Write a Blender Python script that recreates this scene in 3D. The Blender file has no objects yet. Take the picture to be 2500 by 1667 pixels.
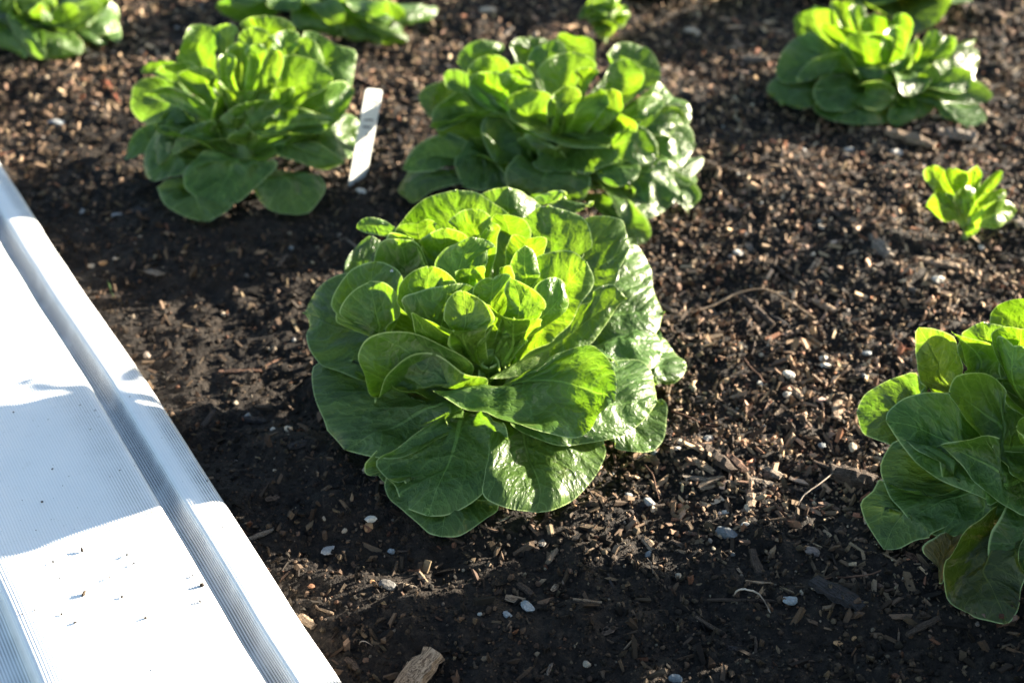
import bpy, math, random
import numpy as np
from mathutils import Vector, Matrix

# ------------------------------------------------------------------ camera, sky, sun, exposure
scene = bpy.context.scene
COL = scene.collection
CAM_H, PITCH, LENS = 0.71, math.radians(34.5), 50.0
FPX = 2500 * LENS / 36.0
cam_d = bpy.data.cameras.new('camera')
cam = bpy.data.objects.new('camera', cam_d); COL.objects.link(cam)
cam_d.lens = LENS; cam_d.sensor_width = 36.0
cam.location = (0, 0, CAM_H)
cam.rotation_euler = (math.pi / 2 - PITCH, 0, 0)
cam_d.clip_start = 0.02; cam_d.clip_end = 200
cam_d.dof.use_dof = True
cam_d.dof.focus_distance = 0.995
cam_d.dof.aperture_fstop = 5.6
scene.camera = cam

SUN_EL, SUN_AZ = math.radians(12.0), math.radians(66.0)      # azimuth clockwise from +Y
world = bpy.data.worlds.new('World'); scene.world = world; world.use_nodes = True
wn = world.node_tree; wn.nodes.clear()
sky = wn.nodes.new('ShaderNodeTexSky'); sky.sky_type = 'NISHITA'; sky.sun_disc = False
sky.ozone_density = 1.0; sky.sun_elevation = SUN_EL; sky.sun_rotation = SUN_AZ
bg = wn.nodes.new('ShaderNodeBackground'); bg.inputs[1].default_value = 0.05
wo = wn.nodes.new('ShaderNodeOutputWorld')
wn.links.new(sky.outputs[0], bg.inputs[0]); wn.links.new(bg.outputs[0], wo.inputs[0])
sun_d = bpy.data.lights.new('sun', 'SUN'); sun_d.energy = 5.0; sun_d.angle = math.radians(0.53)
sun_d.color = (1.0, 0.885, 0.71)
sun = bpy.data.objects.new('sun', sun_d); COL.objects.link(sun)
sdir = Vector((math.sin(SUN_AZ) * math.cos(SUN_EL), math.cos(SUN_AZ) * math.cos(SUN_EL), math.sin(SUN_EL)))
sun.rotation_euler = sdir.to_track_quat('Z', 'Y').to_euler()
sun.location = sdir * 5
scene.view_settings.view_transform = 'Standard'; scene.view_settings.look = 'None'
scene.view_settings.gamma = 1.0; scene.view_settings.use_curve_mapping = False
scene.view_settings.exposure = 3.05

# ------------------------------------------------------------------ helpers
RNG = np.random.RandomState(7)
random.seed(7)
FW = np.array([0, math.cos(PITCH), -math.sin(PITCH)])
UP = np.array([0, math.sin(PITCH), math.cos(PITCH)])
def P(px, py, z):
    """Point of the photograph (2500 px wide) that lies at height z above the soil."""
    d = FW + np.array([1, 0, 0]) * (px - 1250) / FPX - UP * (py - 833.5) / FPX
    t = (z - CAM_H) / d[2]
    return np.array([0, 0, CAM_H]) + d * t

def _hash(ix, iy, seed):
    h = (ix.astype(np.int64) * 374761393 + iy.astype(np.int64) * 668265263 + seed * 974634777) & 0xffffffff
    h = ((h ^ (h >> 13)) * 1274126177) & 0xffffffff
    return ((h ^ (h >> 16)) & 0xffff) / 65535.0
def vnoise(x, y, seed=0):
    x = np.asarray(x, float); y = np.asarray(y, float)
    ix = np.floor(x); iy = np.floor(y); fx = x - ix; fy = y - iy
    fx = fx * fx * (3 - 2 * fx); fy = fy * fy * (3 - 2 * fy)
    a = _hash(ix, iy, seed); b = _hash(ix + 1, iy, seed); c = _hash(ix, iy + 1, seed); d = _hash(ix + 1, iy + 1, seed)
    return (a + (b - a) * fx) * (1 - fy) + (c + (d - c) * fx) * fy - 0.5

def soil_h(x, y):
    h = 0.016 * vnoise(x * 6, y * 6, 1) + 0.011 * vnoise(x * 17, y * 17, 2) + 0.007 * vnoise(x * 43 + 3, y * 43, 3)
    return h - 0.003
def soil_fine(x, y):
    return 0.0045 * vnoise(x * 95, y * 95, 4) + 0.0045 * np.abs(vnoise(x * 170, y * 170, 5)) + 0.0025 * vnoise(x * 330, y * 330, 6)

def link(o, parent=None):
    COL.objects.link(o)
    if parent is not None: o.parent = parent
    return o
def make_mesh(name, verts, faces, mat=None, smooth=True):
    me = bpy.data.meshes.new(name)
    verts = np.asarray(verts, np.float32)
    if isinstance(faces, np.ndarray):
        k = faces.shape[1]; n = len(faces)
        me.vertices.add(len(verts)); me.vertices.foreach_set('co', verts.ravel())
        me.loops.add(n * k); me.loops.foreach_set('vertex_index', faces.astype(np.int32).ravel())
        me.polygons.add(n)
        me.polygons.foreach_set('loop_start', np.arange(0, n * k, k, dtype=np.int32))
        me.polygons.foreach_set('loop_total', np.full(n, k, np.int32))
        me.update(calc_edges=True); me.validate()
    else:
        me.from_pydata(verts.tolist(), [], faces); me.update()
    me.polygons.foreach_set('use_smooth', np.full(len(me.polygons), smooth, bool))
    if mat: me.materials.append(mat)
    return me
def mesh_obj(name, verts, faces, mat=None, parent=None, smooth=True):
    return link(bpy.data.objects.new(name, make_mesh(name, verts, faces, mat, smooth)), parent)
def tag(o, label=None, cat=None, group=None, kind=None):
    if label: o['label'] = label
    if cat: o['category'] = cat
    if group: o['group'] = group
    if kind: o['kind'] = kind
    return o
def thing(name, loc, label, cat, group=None):
    o = bpy.data.objects.new(name, None); o.empty_display_size = 0.03
    o.location = loc; link(o); return tag(o, label, cat, group)

# ------------------------------------------------------------------ node helpers
class NT:
    def __init__(s, name):
        s.mat = bpy.data.materials.new(name); s.mat.use_nodes = True
        s.t = s.mat.node_tree; s.t.nodes.clear()
        s.out = s.t.nodes.new('ShaderNodeOutputMaterial')
    def n(s, typ, **kw):
        nd = s.t.nodes.new(typ)
        for k, v in kw.items(): setattr(nd, k, v)
        return nd
    def put(s, sock, v):
        if v is None: return
        if isinstance(v, bpy.types.NodeSocket): s.t.links.new(v, sock)
        elif isinstance(v, (tuple, list)) and sock.type == 'RGBA': sock.default_value = (*v[:3], 1)
        else: sock.default_value = v
    def m(s, op, a, b=None, c=None, clamp=False):
        nd = s.n('ShaderNodeMath', operation=op, use_clamp=clamp)
        s.put(nd.inputs[0], a); s.put(nd.inputs[1], b); s.put(nd.inputs[2], c)
        return nd.outputs[0]
    def ramp(s, x, lo, hi, a=0.0, b=1.0):
        nd = s.n('ShaderNodeMapRange', interpolation_type='SMOOTHSTEP')
        s.put(nd.inputs[0], x); nd.inputs[1].default_value = lo; nd.inputs[2].default_value = hi
        nd.inputs[3].default_value = a; nd.inputs[4].default_value = b
        return nd.outputs[0]
    def mix(s, f, a, b, mode='MIX'):
        nd = s.n('ShaderNodeMix', data_type='RGBA', blend_type=mode)
        s.put(nd.inputs[0], f); s.put(nd.inputs[6], a); s.put(nd.inputs[7], b)
        return nd.outputs[2]
    def noise(s, vec, scale, detail=2.0, rough=0.5, dist=0.0):
        nd = s.n('ShaderNodeTexNoise'); s.put(nd.inputs['Vector'], vec)
        nd.inputs['Scale'].default_value = scale; nd.inputs['Detail'].default_value = detail
        nd.inputs['Roughness'].default_value = rough; nd.inputs['Distortion'].default_value = dist
        return nd.outputs[0]
    def voro(s, vec, scale, feature='F1'):
        nd = s.n('ShaderNodeTexVoronoi', feature=feature); s.put(nd.inputs['Vector'], vec)
        nd.inputs['Scale'].default_value = scale
        return nd.outputs[0]
    def bump(s, h, strength, dist, normal=None):
        nd = s.n('ShaderNodeBump'); nd.inputs['Strength'].default_value = strength
        nd.inputs['Distance'].default_value = dist; s.put(nd.inputs['Height'], h)
        if normal: s.put(nd.inputs['Normal'], normal)
        return nd.outputs[0]
    def bsdf(s, color, rough, normal=None, ior=1.45, spec=0.5):
        nd = s.n('ShaderNodeBsdfPrincipled')
        s.put(nd.inputs['Base Color'], color); s.put(nd.inputs['Roughness'], rough)
        nd.inputs['IOR'].default_value = ior; s.put(nd.inputs['Specular IOR Level'], spec)
        if normal: s.put(nd.inputs['Normal'], normal)
        return nd.outputs[0]
    def done(s, sh):
        s.t.links.new(sh, s.out.inputs[0]); return s.mat

def leaf_material():
    """Waxy, blistered, translucent lettuce leaf. UV 'cm': (x,y) in cm on the blade; UV 'uv': (|u|, v)."""
    s = NT('lettuce_leaf')
    uc = s.n('ShaderNodeUVMap', uv_map='cm').outputs[0]
    uv = s.n('ShaderNodeUVMap', uv_map='uv').outputs[0]
    inf = s.n('ShaderNodeObjectInfo')
    sx = s.n('ShaderNodeSeparateXYZ'); s.put(sx.inputs[0], uc)
    su = s.n('ShaderNodeSeparateXYZ'); s.put(su.inputs[0], uv)
    off = s.n('ShaderNodeVectorMath', operation='MULTIPLY_ADD')     # shift the pattern per leaf
    cmb = s.n('ShaderNodeCombineXYZ'); s.put(cmb.inputs[0], s.m('MULTIPLY', inf.outputs['Random'], 91.0)); s.put(cmb.inputs[1], s.m('MULTIPLY', inf.outputs['Random'], 57.0))
    off.inputs[1].default_value = (1, 1, 1); s.put(off.inputs[0], uc); s.put(off.inputs[2], cmb.outputs[0])
    pc = off.outputs[0]
    warp = s.m('SUBTRACT', s.noise(pc, 0.55, 2), 0.5)
    ax = s.m('ABSOLUTE', sx.outputs[0]); y = sx.outputs[1]
    ay = s.m('ADD', y, s.m('MULTIPLY', warp, 1.8))
    # midrib
    wid = s.ramp(su.outputs[1], 0.0, 1.0, 0.30, 0.03)
    mid = s.m('SUBTRACT', 1.0, s.m('DIVIDE', s.m('ADD', ax, s.m('MULTIPLY', warp, 0.10)), wid), clamp=True)
    mid = s.ramp(mid, 0.0, 0.55)
    # lateral veins
    st = s.m('DIVIDE', s.m('SUBTRACT', ay, s.m('MULTIPLY', ax, 0.62)), 1.75)
    fr = s.m('FRACT', st)
    dl = s.m('MULTIPLY', s.m('MINIMUM', fr, s.m('SUBTRACT', 1.0, fr)), 1.75)
    lat = s.ramp(dl, 0.015, 0.085, 1.0, 0.0)
    # net veins
    wv = s.n('ShaderNodeVectorMath', operation='ADD'); s.put(wv.inputs[0], pc)
    nz = s.n('ShaderNodeTexNoise'); s.put(nz.inputs['Vector'], pc); nz.inputs['Scale'].default_value = 1.1
    s.put(wv.inputs[1], nz.outputs[1])
    vd = s.voro(wv.outputs[0], 0.78, 'DISTANCE_TO_EDGE')
    net = s.ramp(vd, 0.012, 0.06, 1.0, 0.0)
    vd2 = s.voro(wv.outputs[0], 2.3, 'DISTANCE_TO_EDGE')
    net2 = s.ramp(vd2, 0.01, 0.07, 1.0, 0.0)
    big = s.noise(pc, 0.28, 3, 0.6)
    rim = s.ramp(su.outputs[0], 0.02, 0.105, 1.0, 0.0)  # pale leaf edge, widened in the colour for sun caught on curled rims
    vein = s.m('MAXIMUM', s.m('MAXIMUM', s.m('MULTIPLY', mid, 0.5), s.m('MULTIPLY', lat, 0.30)), s.m('MAXIMUM', s.m('MULTIPLY', net, 0.16), s.m('MULTIPLY', net2, 0.07)))
    base = s.mix(s.ramp(big, 0.3, 0.7), (0.029, 0.066, 0.012), (0.050, 0.102, 0.018))
    base = s.mix(s.ramp(su.outputs[1], 0.45, 0.05, 0.0, 0.7), base, (0.17, 0.29, 0.075))
    base = s.mix(vein, base, (0.20, 0.36, 0.09))
    tint = s.mix(1.0, base, inf.outputs['Color'], 'MULTIPLY')
    base = s.mix(s.m('MULTIPLY', rim, 0.75), tint, (0.40, 0.52, 0.20))
    # dust and tiny specks of soil left on the blade
    dst = s.m('MULTIPLY', s.ramp(s.noise(pc, 11.0, 3, 0.7), 0.56, 0.75), s.ramp(s.noise(pc, 0.5, 2), 0.50, 0.72))
    base = s.mix(s.m('MULTIPLY', dst, 0.65), base, (0.16, 0.13, 0.095))
    spk = s.ramp(s.voro(pc, 3.1), 0.05, 0.09, 1.0, 0.0)
    spk = s.m('MULTIPLY', spk, s.ramp(s.noise(pc, 0.8, 1), 0.46, 0.56))
    base = s.mix(s.m('MULTIPLY', spk, 0.75), base, (0.03, 0.022, 0.015))
    trc = s.mix(s.ramp(big, 0.3, 0.7), (0.16, 0.36, 0.010), (0.24, 0.45, 0.015))
    trc = s.mix(s.m('MULTIPLY', vein, 0.55), trc, (0.50, 0.66, 0.10))
    trc = s.mix(0.75, trc, inf.outputs['Color'], 'MULTIPLY')
    trc = s.mix(s.m('MULTIPLY', rim, 0.5), trc, (0.55, 0.66, 0.2))
    old = s.m('MULTIPLY', s.ramp(s.noise(pc, 0.33, 4, 0.65), 0.60, 0.76), s.ramp(s.noise(pc, 1.7, 3, 0.6), 0.40, 0.62))
    base = s.mix(s.m('MULTIPLY', old, 0.5), base, (0.15, 0.14, 0.035))
    # relief: blisters between the veins, fine grain
    hb = s.m('ADD', s.m('MULTIPLY', s.ramp(vd, 0.0, 0.34), 0.55), s.m('MULTIPLY', s.ramp(dl, 0.0, 0.6), 0.5))
    hb = s.m('ADD', hb, s.m('MULTIPLY', s.ramp(vd2, 0.0, 0.22), 0.16))
    hb = s.m('SUBTRACT', hb, s.m('MULTIPLY', mid, 0.35))
    hb = s.m('ADD', hb, s.m('MULTIPLY', s.noise(pc, 2.6, 3, 0.6), 0.35))
    nrm = s.bump(hb, 0.8, 0.0013)
    fine = s.m('ADD', s.noise(pc, 16.0, 3, 0.65), s.m('MULTIPLY', s.voro(pc, 9.0), 0.6))
    nrm = s.bump(fine, 0.30, 0.00035, nrm)
    rough = s.ramp(s.noise(pc, 4.0, 2), 0.3, 0.7, 0.29, 0.42)
    sh = s.bsdf(base, rough, nrm, 1.45, 0.45)
    tr = s.n('ShaderNodeBsdfTranslucent'); s.put(tr.inputs[0], trc); s.put(tr.inputs[1], nrm)
    mx = s.n('ShaderNodeMixShader'); mx.inputs[0].default_value = 0.28
    s.t.links.new(sh, mx.inputs[1]); s.t.links.new(tr.outputs[0], mx.inputs[2])
    return s.done(mx.outputs[0])

def soil_material():
    s = NT('soil')
    g = s.n('ShaderNodeNewGeometry').outputs['Position']
    a = s.noise(g, 9.0, 4, 0.6); b = s.noise(g, 160.0, 4, 0.7)
    c = s.mix(s.ramp(a, 0.35, 0.65), (0.0065, 0.0050, 0.0042), (0.0135, 0.0100, 0.0075))
    c = s.mix(s.ramp(b, 0.45, 0.75), c, (0.034, 0.025, 0.018))
    hv = s.m('ADD', s.m('MULTIPLY', s.voro(g, 420.0), 0.8), s.noise(g, 700.0, 4, 0.7))
    n = s.bump(hv, 0.9, 0.0016)
    return s.done(s.bsdf(c, 0.82, n, 1.4, 0.28))
def crumb_material():
    """Loose soil crumbs, shreds of bark and grit: each carries its colour, on the bed with painted sun and shade included, in the attribute 'tint'."""
    s = NT('crumbs')
    at = s.n('ShaderNodeVertexColor', layer_name='tint').outputs[0]
    g = s.n('ShaderNodeNewGeometry').outputs['Position']
    b = s.noise(g, 900.0, 3, 0.7)
    c = s.mix(s.ramp(b, 0.3, 0.7, 0.0, 0.6), at, s.mix(1.0, at, (0.45, 0.42, 0.40), 'MULTIPLY'))
    n = s.bump(b, 0.6, 0.0006)
    return s.done(s.bsdf(c, 0.80, n, 1.45, 0.22))
def wood_material():
    s = NT('weathered_wood')
    tc = s.n('ShaderNodeTexCoord').outputs['Object']
    inf = s.n('ShaderNodeObjectInfo')
    mp = s.n('ShaderNodeMapping'); mp.inputs['Scale'].default_value = (1.6, 9, 14); s.put(mp.inputs[0], tc)
    fib = s.noise(mp.outputs[0], 1.0, 5, 0.72, 0.8)
    blot = s.noise(tc, 2.6, 5, 0.75)
    c = s.mix(s.ramp(fib, 0.40, 0.60), (0.16, 0.13, 0.11), (1, 1, 1))
    c = s.mix(1.0, c, inf.outputs['Color'], 'MULTIPLY')
    c = s.mix(s.ramp(blot, 0.5, 0.72, 0.0, 0.55), c, (0.045, 0.026, 0.016))
    n = s.bump(s.m('ADD', fib, s.m('MULTIPLY', blot, 0.5)), 0.9, 0.0011)
    return s.done(s.bsdf(c, 0.8, n, 1.45, 0.25))
def stone_material():
    s = NT('stone')
    tc = s.n('ShaderNodeTexCoord').outputs['Object']
    inf = s.n('ShaderNodeObjectInfo')
    a = s.noise(tc, 2.2, 5, 0.7); b = s.noise(tc, 12.0, 3, 0.6)
    c = s.mix(s.ramp(a, 0.35, 0.65), (0.62, 0.60, 0.58), (1, 1, 1))
    c = s.mix(s.ramp(b, 0.58, 0.7, 0.0, 0.6), c, (0.30, 0.30, 0.32))
    c = s.mix(1.0, c, inf.outputs['Color'], 'MULTIPLY')
    c = s.mix(s.ramp(s.noise(tc, 1.7, 4, 0.75), 0.54, 0.70, 0.0, 0.75), c, (0.03, 0.022, 0.016))
    n = s.bump(s.m('ADD', a, s.m('MULTIPLY', b, 0.3)), 0.6, 0.0009)
    return s.done(s.bsdf(c, 0.7, n, 1.5, 0.35))
def fabric_material():
    """White woven plastic cloth. UV 'cm': x across the sheet, y along it, both in cm."""
    s = NT('woven_cover')
    uc = s.n('ShaderNodeUVMap', uv_map='cm').outputs[0]
    sx = s.n('ShaderNodeSeparateXYZ'); s.put(sx.inputs[0], uc)
    x, y = sx.outputs[0], sx.outputs[1]
    big = s.noise(uc, 0.12, 3)
    pitch = 0.205
    fx = s.m('FRACT', s.m('DIVIDE', x, pitch)); row = s.m('FLOOR', s.m('DIVIDE', x, pitch))
    fy = s.m('FRACT', s.m('ADD', s.m('DIVIDE', y, 0.17), s.m('MULTIPLY', row, 0.5)))
    lx = s.ramp(s.m('ABSOLUTE', s.m('SUBTRACT', fx, 0.5)), 0.14, 0.32, 1.0, 0.0)
    ly = s.ramp(s.m('ABSOLUTE', s.m('SUBTRACT', fy, 0.5)), 0.20, 0.42, 1.0, 0.25)
    hole = s.m('MULTIPLY', lx, ly)
    opn = s.n('ShaderNodeAttribute', attribute_name='open_weave').outputs['Fac']      # where the weave lies open
    opn = s.m('MULTIPLY', opn, s.ramp(s.noise(uc, 0.35, 2), 0.25, 0.6, 0.55, 1.0))
    amt = s.m('ADD', s.m('MULTIPLY', s.m('ADD', s.m('MULTIPLY', hole, 0.80), 0.14), opn), s.m('MULTIPLY', hole, 0.12), None, True)
    c = s.mix(s.ramp(big, 0.3, 0.7), (0.80, 0.82, 0.83), (0.86, 0.87, 0.87))
    dirt = s.ramp(s.noise(uc, 0.7, 6, 0.8), 0.56, 0.78)
    c = s.mix(s.m('MULTIPLY', dirt, 0.28), c, (0.40, 0.36, 0.30))
    c = s.mix(amt, c, (0.035, 0.045, 0.055))
    h = s.m('ADD', s.m('MULTIPLY', s.m('ABSOLUTE', s.m('SUBTRACT', fx, 0.5)), 0.9), s.m('MULTIPLY', s.m('ABSOLUTE', s.m('SUBTRACT', fy, 0.5)), 0.35))
    n = s.bump(h, 0.5, 0.0006)
    sh = s.bsdf(c, 0.48, n, 1.45, 0.4)
    tr = s.n('ShaderNodeBsdfTranslucent'); s.put(tr.inputs[0], c); s.put(tr.inputs[1], n)
    mx = s.n('ShaderNodeMixShader'); mx.inputs[0].default_value = 0.12
    s.t.links.new(sh, mx.inputs[1]); s.t.links.new(tr.outputs[0], mx.inputs[2])
    return s.done(mx.outputs[0])
def plain_material(name, color, rough=0.5, spec=0.5, grain=300.0, amt=0.15):
    s = NT(name)
    tc = s.n('ShaderNodeTexCoord').outputs['Object']
    n = s.noise(tc, grain, 3, 0.6)
    c = s.mix(s.ramp(n, 0.35, 0.7, 0.0, amt), color, tuple(v * 0.45 for v in color))
    return s.done(s.bsdf(c, rough, s.bump(n, 0.15, 0.0003), 1.45, spec))

M_LEAF = leaf_material(); M_SOIL = soil_material(); M_CRUMB = crumb_material()
M_WOOD = wood_material(); M_STONE = stone_material(); M_COVER = fabric_material()
M_STEM = plain_material('lettuce_stem', (0.22, 0.30, 0.10), 0.5)
M_TAG = plain_material('tag_plastic', (0.66, 0.66, 0.63), 0.35, 0.5, 120.0, 0.06)
M_INK = plain_material('faded_ink', (0.05, 0.055, 0.07), 0.6)
M_FLY = plain_material('insect', (0.03, 0.025, 0.02), 0.4)
M_WING = plain_material('insect_wing', (0.42, 0.40, 0.36), 0.3)

# ------------------------------------------------------------------ the ground: one sheet, fine where the camera looks
def axis_coords(lo, hi, step, far, grow=1.35):
    mid = np.arange(lo, hi + step * 0.5, step)
    a, b, d = [], [], step
    x = hi
    while x < far:
        d *= grow; x += d; b.append(x)
    x, d = lo, step
    while x > -far:
        d *= grow; x -= d; a.append(x)
    return np.concatenate([np.array(a[::-1]), mid, np.array(b)])
gx = axis_coords(-0.80, 0.80, 0.0030, 40.0)
gy = axis_coords(0.56, 2.02, 0.0032, 40.0)
GX, GY = np.meshgrid(gx, gy)
GZ = soil_h(GX, GY) + soil_fine(GX, GY)
ny_, nx_ = GX.shape
idx = np.arange(nx_ * ny_).reshape(ny_, nx_)
quads = np.stack([idx[:-1, :-1], idx[:-1, 1:], idx[1:, 1:], idx[1:, :-1]], -1).reshape(-1, 4)
soil = mesh_obj('soil', np.stack([GX, GY, GZ], -1).reshape(-1, 3), quads, M_SOIL)
tag(soil, 'dark moist garden soil strewn with crumbs and bark', kind='structure')

# ------------------------------------------------------------------ white woven cover along the left side
E0, E1 = P(0, 392, 0.012), P(838, 1667, 0.012)          # outer edge on the soil
edir = (E1 - E0); edir[2] = 0; edir /= np.linalg.norm(edir)
enrm = np.array([edir[1], -edir[0], 0.0])               # to the left, away from the soil
if enrm[0] > 0: enrm = -enrm
def build_cover():
    prof = [(0.0, -0.012, 0), (0.0008, 0.008, .2), (0.002, 0.0160, .55), (0.0045, 0.0198, .9), (0.0085, 0.0210, 1), (0.0130, 0.0217, .8), (0.0180, 0.0222, .12),
            (0.023, 0.0225, .05), (0.0275, 0.0222, .10), (0.0300, 0.0200, .8), (0.0325, 0.0145, 1), (0.0360, 0.0105, 1), (0.0405, 0.0102, 1), (0.0436, 0.0120, 1), (0.0446, 0.0200, .8),
            (0.0475, 0.0225, .35), (0.055, 0.0232, .5), (0.066, 0.0236, .4), (0.080, 0.0240, .12), (0.100, 0.0242, .05), (0.130, 0.0242, .04), (0.152, 0.0240, .04), (0.164, 0.0232, .05),
            (0.1685, 0.0215, .1), (0.1705, 0.0165, .5), (0.173, 0.0125, .7), (0.182, 0.0112, .6), (0.21, 0.0115, .35), (0.26, 0.0115, .2), (0.40, 0.011, .1), (0.65, 0.010, .1)]
    pr = np.array(prof)
    # smooth resample across
    t = np.arange(len(pr)); tt = np.linspace(0, len(pr) - 1, (len(pr) - 1) * 5 + 1)
    def cr(c):
        i = np.clip(np.floor(tt).astype(int), 0, len(pr) - 2); f = tt - i
        p0 = c[np.maximum(i - 1, 0)]; p1 = c[i]; p2 = c[i + 1]; p3 = c[np.minimum(i + 2, len(pr) - 1)]
        return 0.5 * (2 * p1 + (p2 - p0) * f + (2 * p0 - 5 * p1 + 4 * p2 - p3) * f ** 2 + (3 * p1 - p0 - 3 * p2 + p3) * f ** 3)
    off, zz, op = cr(pr[:, 0]), cr(pr[:, 1]), np.clip(cr(pr[:, 2]), 0, 1)
    L0, L1 = -1.6, 1.75
    ss = np.arange(L0, L1, 0.008)
    O, S = np.meshgrid(off, ss)
    Z = np.broadcast_to(zz, O.shape).copy()
    lift = np.clip(Z / 0.02, 0, 1)
    Z += lift * (0.003 * vnoise(S * 7, O * 9, 21) + 0.0012 * vnoise(S * 22, O * 30, 22))
    O2 = O + 0.005 * vnoise(S * 4.0, O * 2, 23) + 0.001 * vnoise(S * 19, O * 6, 24)
    base = E0[None, None, :] * np.array([1, 1, 0]) + S[..., None] * edir + O2[..., None] * enrm
    V = base.copy(); V[..., 2] = Z
    ny, nx = O.shape
    ix = np.arange(nx * ny).reshape(ny, nx)
    q = np.stack([ix[:-1, :-1], ix[:-1, 1:], ix[1:, 1:], ix[1:, :-1]], -1).reshape(-1, 4)
    o = mesh_obj('row_cover', V.reshape(-1, 3), q, M_COVER)
    me = o.data
    arc = np.concatenate([[0], np.cumsum(np.hypot(np.diff(off), np.diff(zz)))])
    uvx = np.broadcast_to(arc * 100, O.shape).reshape(-1); uvy = (S * 100).reshape(-1)
    uv = me.uv_layers.new(name='cm')
    li = np.empty(len(me.loops), np.int32); me.loops.foreach_get('vertex_index', li)
    uv.data.foreach_set('uv', np.stack([uvx[li], uvy[li]], -1).astype(np.float32).ravel())
    at = me.attributes.new('open_weave', 'FLOAT', 'POINT')
    at.data.foreach_set('value', np.broadcast_to(op, O.shape).astype(np.float32).ravel())
    sol = o.modifiers.new('thickness', 'SOLIDIFY'); sol.thickness = 0.0008; sol.offset = -1
    tag(o, 'folded white woven plastic sheet lying along the edge of the soil', 'garden cover')
    return off, zz
COFF, CZ = build_cover()
def cover_point(o, s):
    p = E0 * np.array([1, 1, 0]) + s * edir + o * enrm
    p[2] = np.interp(o, COFF, CZ); return p
def cover_offset(x, y):
    return (x - E0[0]) * enrm[0] + (y - E0[1]) * enrm[1]

# ------------------------------------------------------------------ lettuce leaves
def noise_relief(Q, U, V, X, Y, hw, vm, seed, wave, blister, roll, rr, cup=0.0):
    """Ruffled rim, puckers between the veins, sunken midrib: pushed out along the blade's own normal."""
    du = np.gradient(Q, axis=1); dv = np.gradient(Q, axis=0)
    N = np.cross(du, dv); N /= np.maximum(np.linalg.norm(N, axis=-1, keepdims=True), 1e-9)
    if N[Q.shape[0] // 2, Q.shape[1] // 2, 2] < 0: N = -N
    av = np.abs(U); side = np.where(U > 0, 1, 0); fade = np.clip(V * 2.2, 0, 1); tipf = np.clip((1 - V) * 9, 0, 1)
    d = wave * av ** 2.6 * fade * tipf * (2.0 * vnoise(Y * 24 + seed * 3.1, side * 7.7 + seed, 33) + 1.1 * vnoise(Y * 52 + seed, side * 3.3, 34)) * 1.4
    s_ = (Y - 0.62 * av * hw + 0.018 * vnoise(X * 55 + seed, Y * 55, 35)) / 0.0175
    pil = np.abs(np.sin(np.pi * s_)) ** 0.7
    d += blister * (pil - 0.5) * np.clip(av * 3, 0, 1) * (1 - av ** 4) * fade * np.clip((1 - V) * 4, 0, 1)
    d += blister * 2.8 * (vnoise(X * 62 + seed * 5, Y * 62, 36)) * fade + 0.0070 * vnoise(X * 24 + seed * 2, Y * 24 + seed, 37) * fade
    d -= 0.0022 * np.exp(-(X / 0.004) ** 2) * (1 - V)
    nf, ph, sk = 1.3 + 1.6 * rr.rand(), 6.28 * rr.rand(), 3.0 * (rr.rand() - 0.5)
    d += 0.0024 * np.sin(np.pi * nf * U + ph + sk * V + 6.0 * vnoise(X * 22, Y * 22 + seed, 38)) * fade * np.clip(hw / 0.045, 0.0, 1.2) ** 1.6 * np.clip((1 - V) * 2.2, 0, 1)
    d -= 0.006 * (rr.rand() - 0.35) * np.clip((V - vm) / (1 - vm), 0, 1) ** 2
    d -= roll * np.clip((av - 0.55) / 0.45, 0, 1) ** 2 * fade * tipf
    d -= cup * (1 - av ** 2.2) * np.clip(V * 1.6 - 0.25, 0, 1) * np.clip((1 - V) * 3.2, 0, 1) * np.clip(hw / 0.04, 0, 1.3)
    return Q + N * d[..., None]
def leaf_surface(B, M, T, S1, S2, nu, nv, seed, wave=0.0042, blister=0.0007, roll=None, w0=0.30, tipp=2.7, cup=0.003):
    rr = np.random.RandomState(int(abs(seed) * 1000) % 999983)
    if roll is None: roll = -0.0055 + 0.008 * rr.rand()
    la, lb = np.linalg.norm(M - B), np.linalg.norm(T - M)
    vm = min(max(la / (la + lb), 0.42), 0.74)
    u = np.linspace(-1, 1, nu); u = np.sign(u) * (1 - (1 - np.abs(u)) ** 1.15)
    v = 1 - (1 - np.linspace(0, 1, nv)) ** 1.45
    U, V = np.meshgrid(u, v)
    l0 = (V - vm) * (V - 1) / (vm * 1.0); l1 = V * (V - 1) / (vm * (vm - 1)); l2 = V * (V - vm) / (1 - vm)
    C = l0[..., None] * B + l1[..., None] * M + l2[..., None] * T
    w = np.where(V < vm, w0 + (1 - w0) * np.sin(np.pi / 2 * np.clip(V / vm, 0, 1)) ** 0.85,
                 np.clip(1 - np.clip((V - vm) / (1 - vm), 0, 1) ** tipp, 0, 1) ** 0.52)
    w = np.maximum(w, 0.03)
    Lr = la + lb
    side = np.where(U > 0, 1, 0)
    ol = vnoise(V * 5.0 + seed * 1.7, side * 9.3 + seed, 31) * 0.16 + vnoise(V * 13.0 + seed, side * 5.1, 32) * 0.06
    wl = w * (1 + ol * np.abs(U) ** 2)
    a = (S2 - S1) / 2; c = (S1 + S2) / 2 - M
    Q = C + (wl * U)[..., None] * a + (w * (0.10 * np.abs(U) ** 1.3 + 0.90 * U ** 2) * np.clip(V / (vm * 0.7), 0.25, 1))[..., None] * c
    hw = np.linalg.norm(a)
    X = U * w * hw; Y = V * Lr
    Q = noise_relief(Q, U, V, X, Y, hw, vm, seed, wave, blister, roll, rr, cup)
    return Q, U, V, X, Y, np.minimum((1 - np.abs(U)) * hw * w, (1 - V) * Lr)
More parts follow.
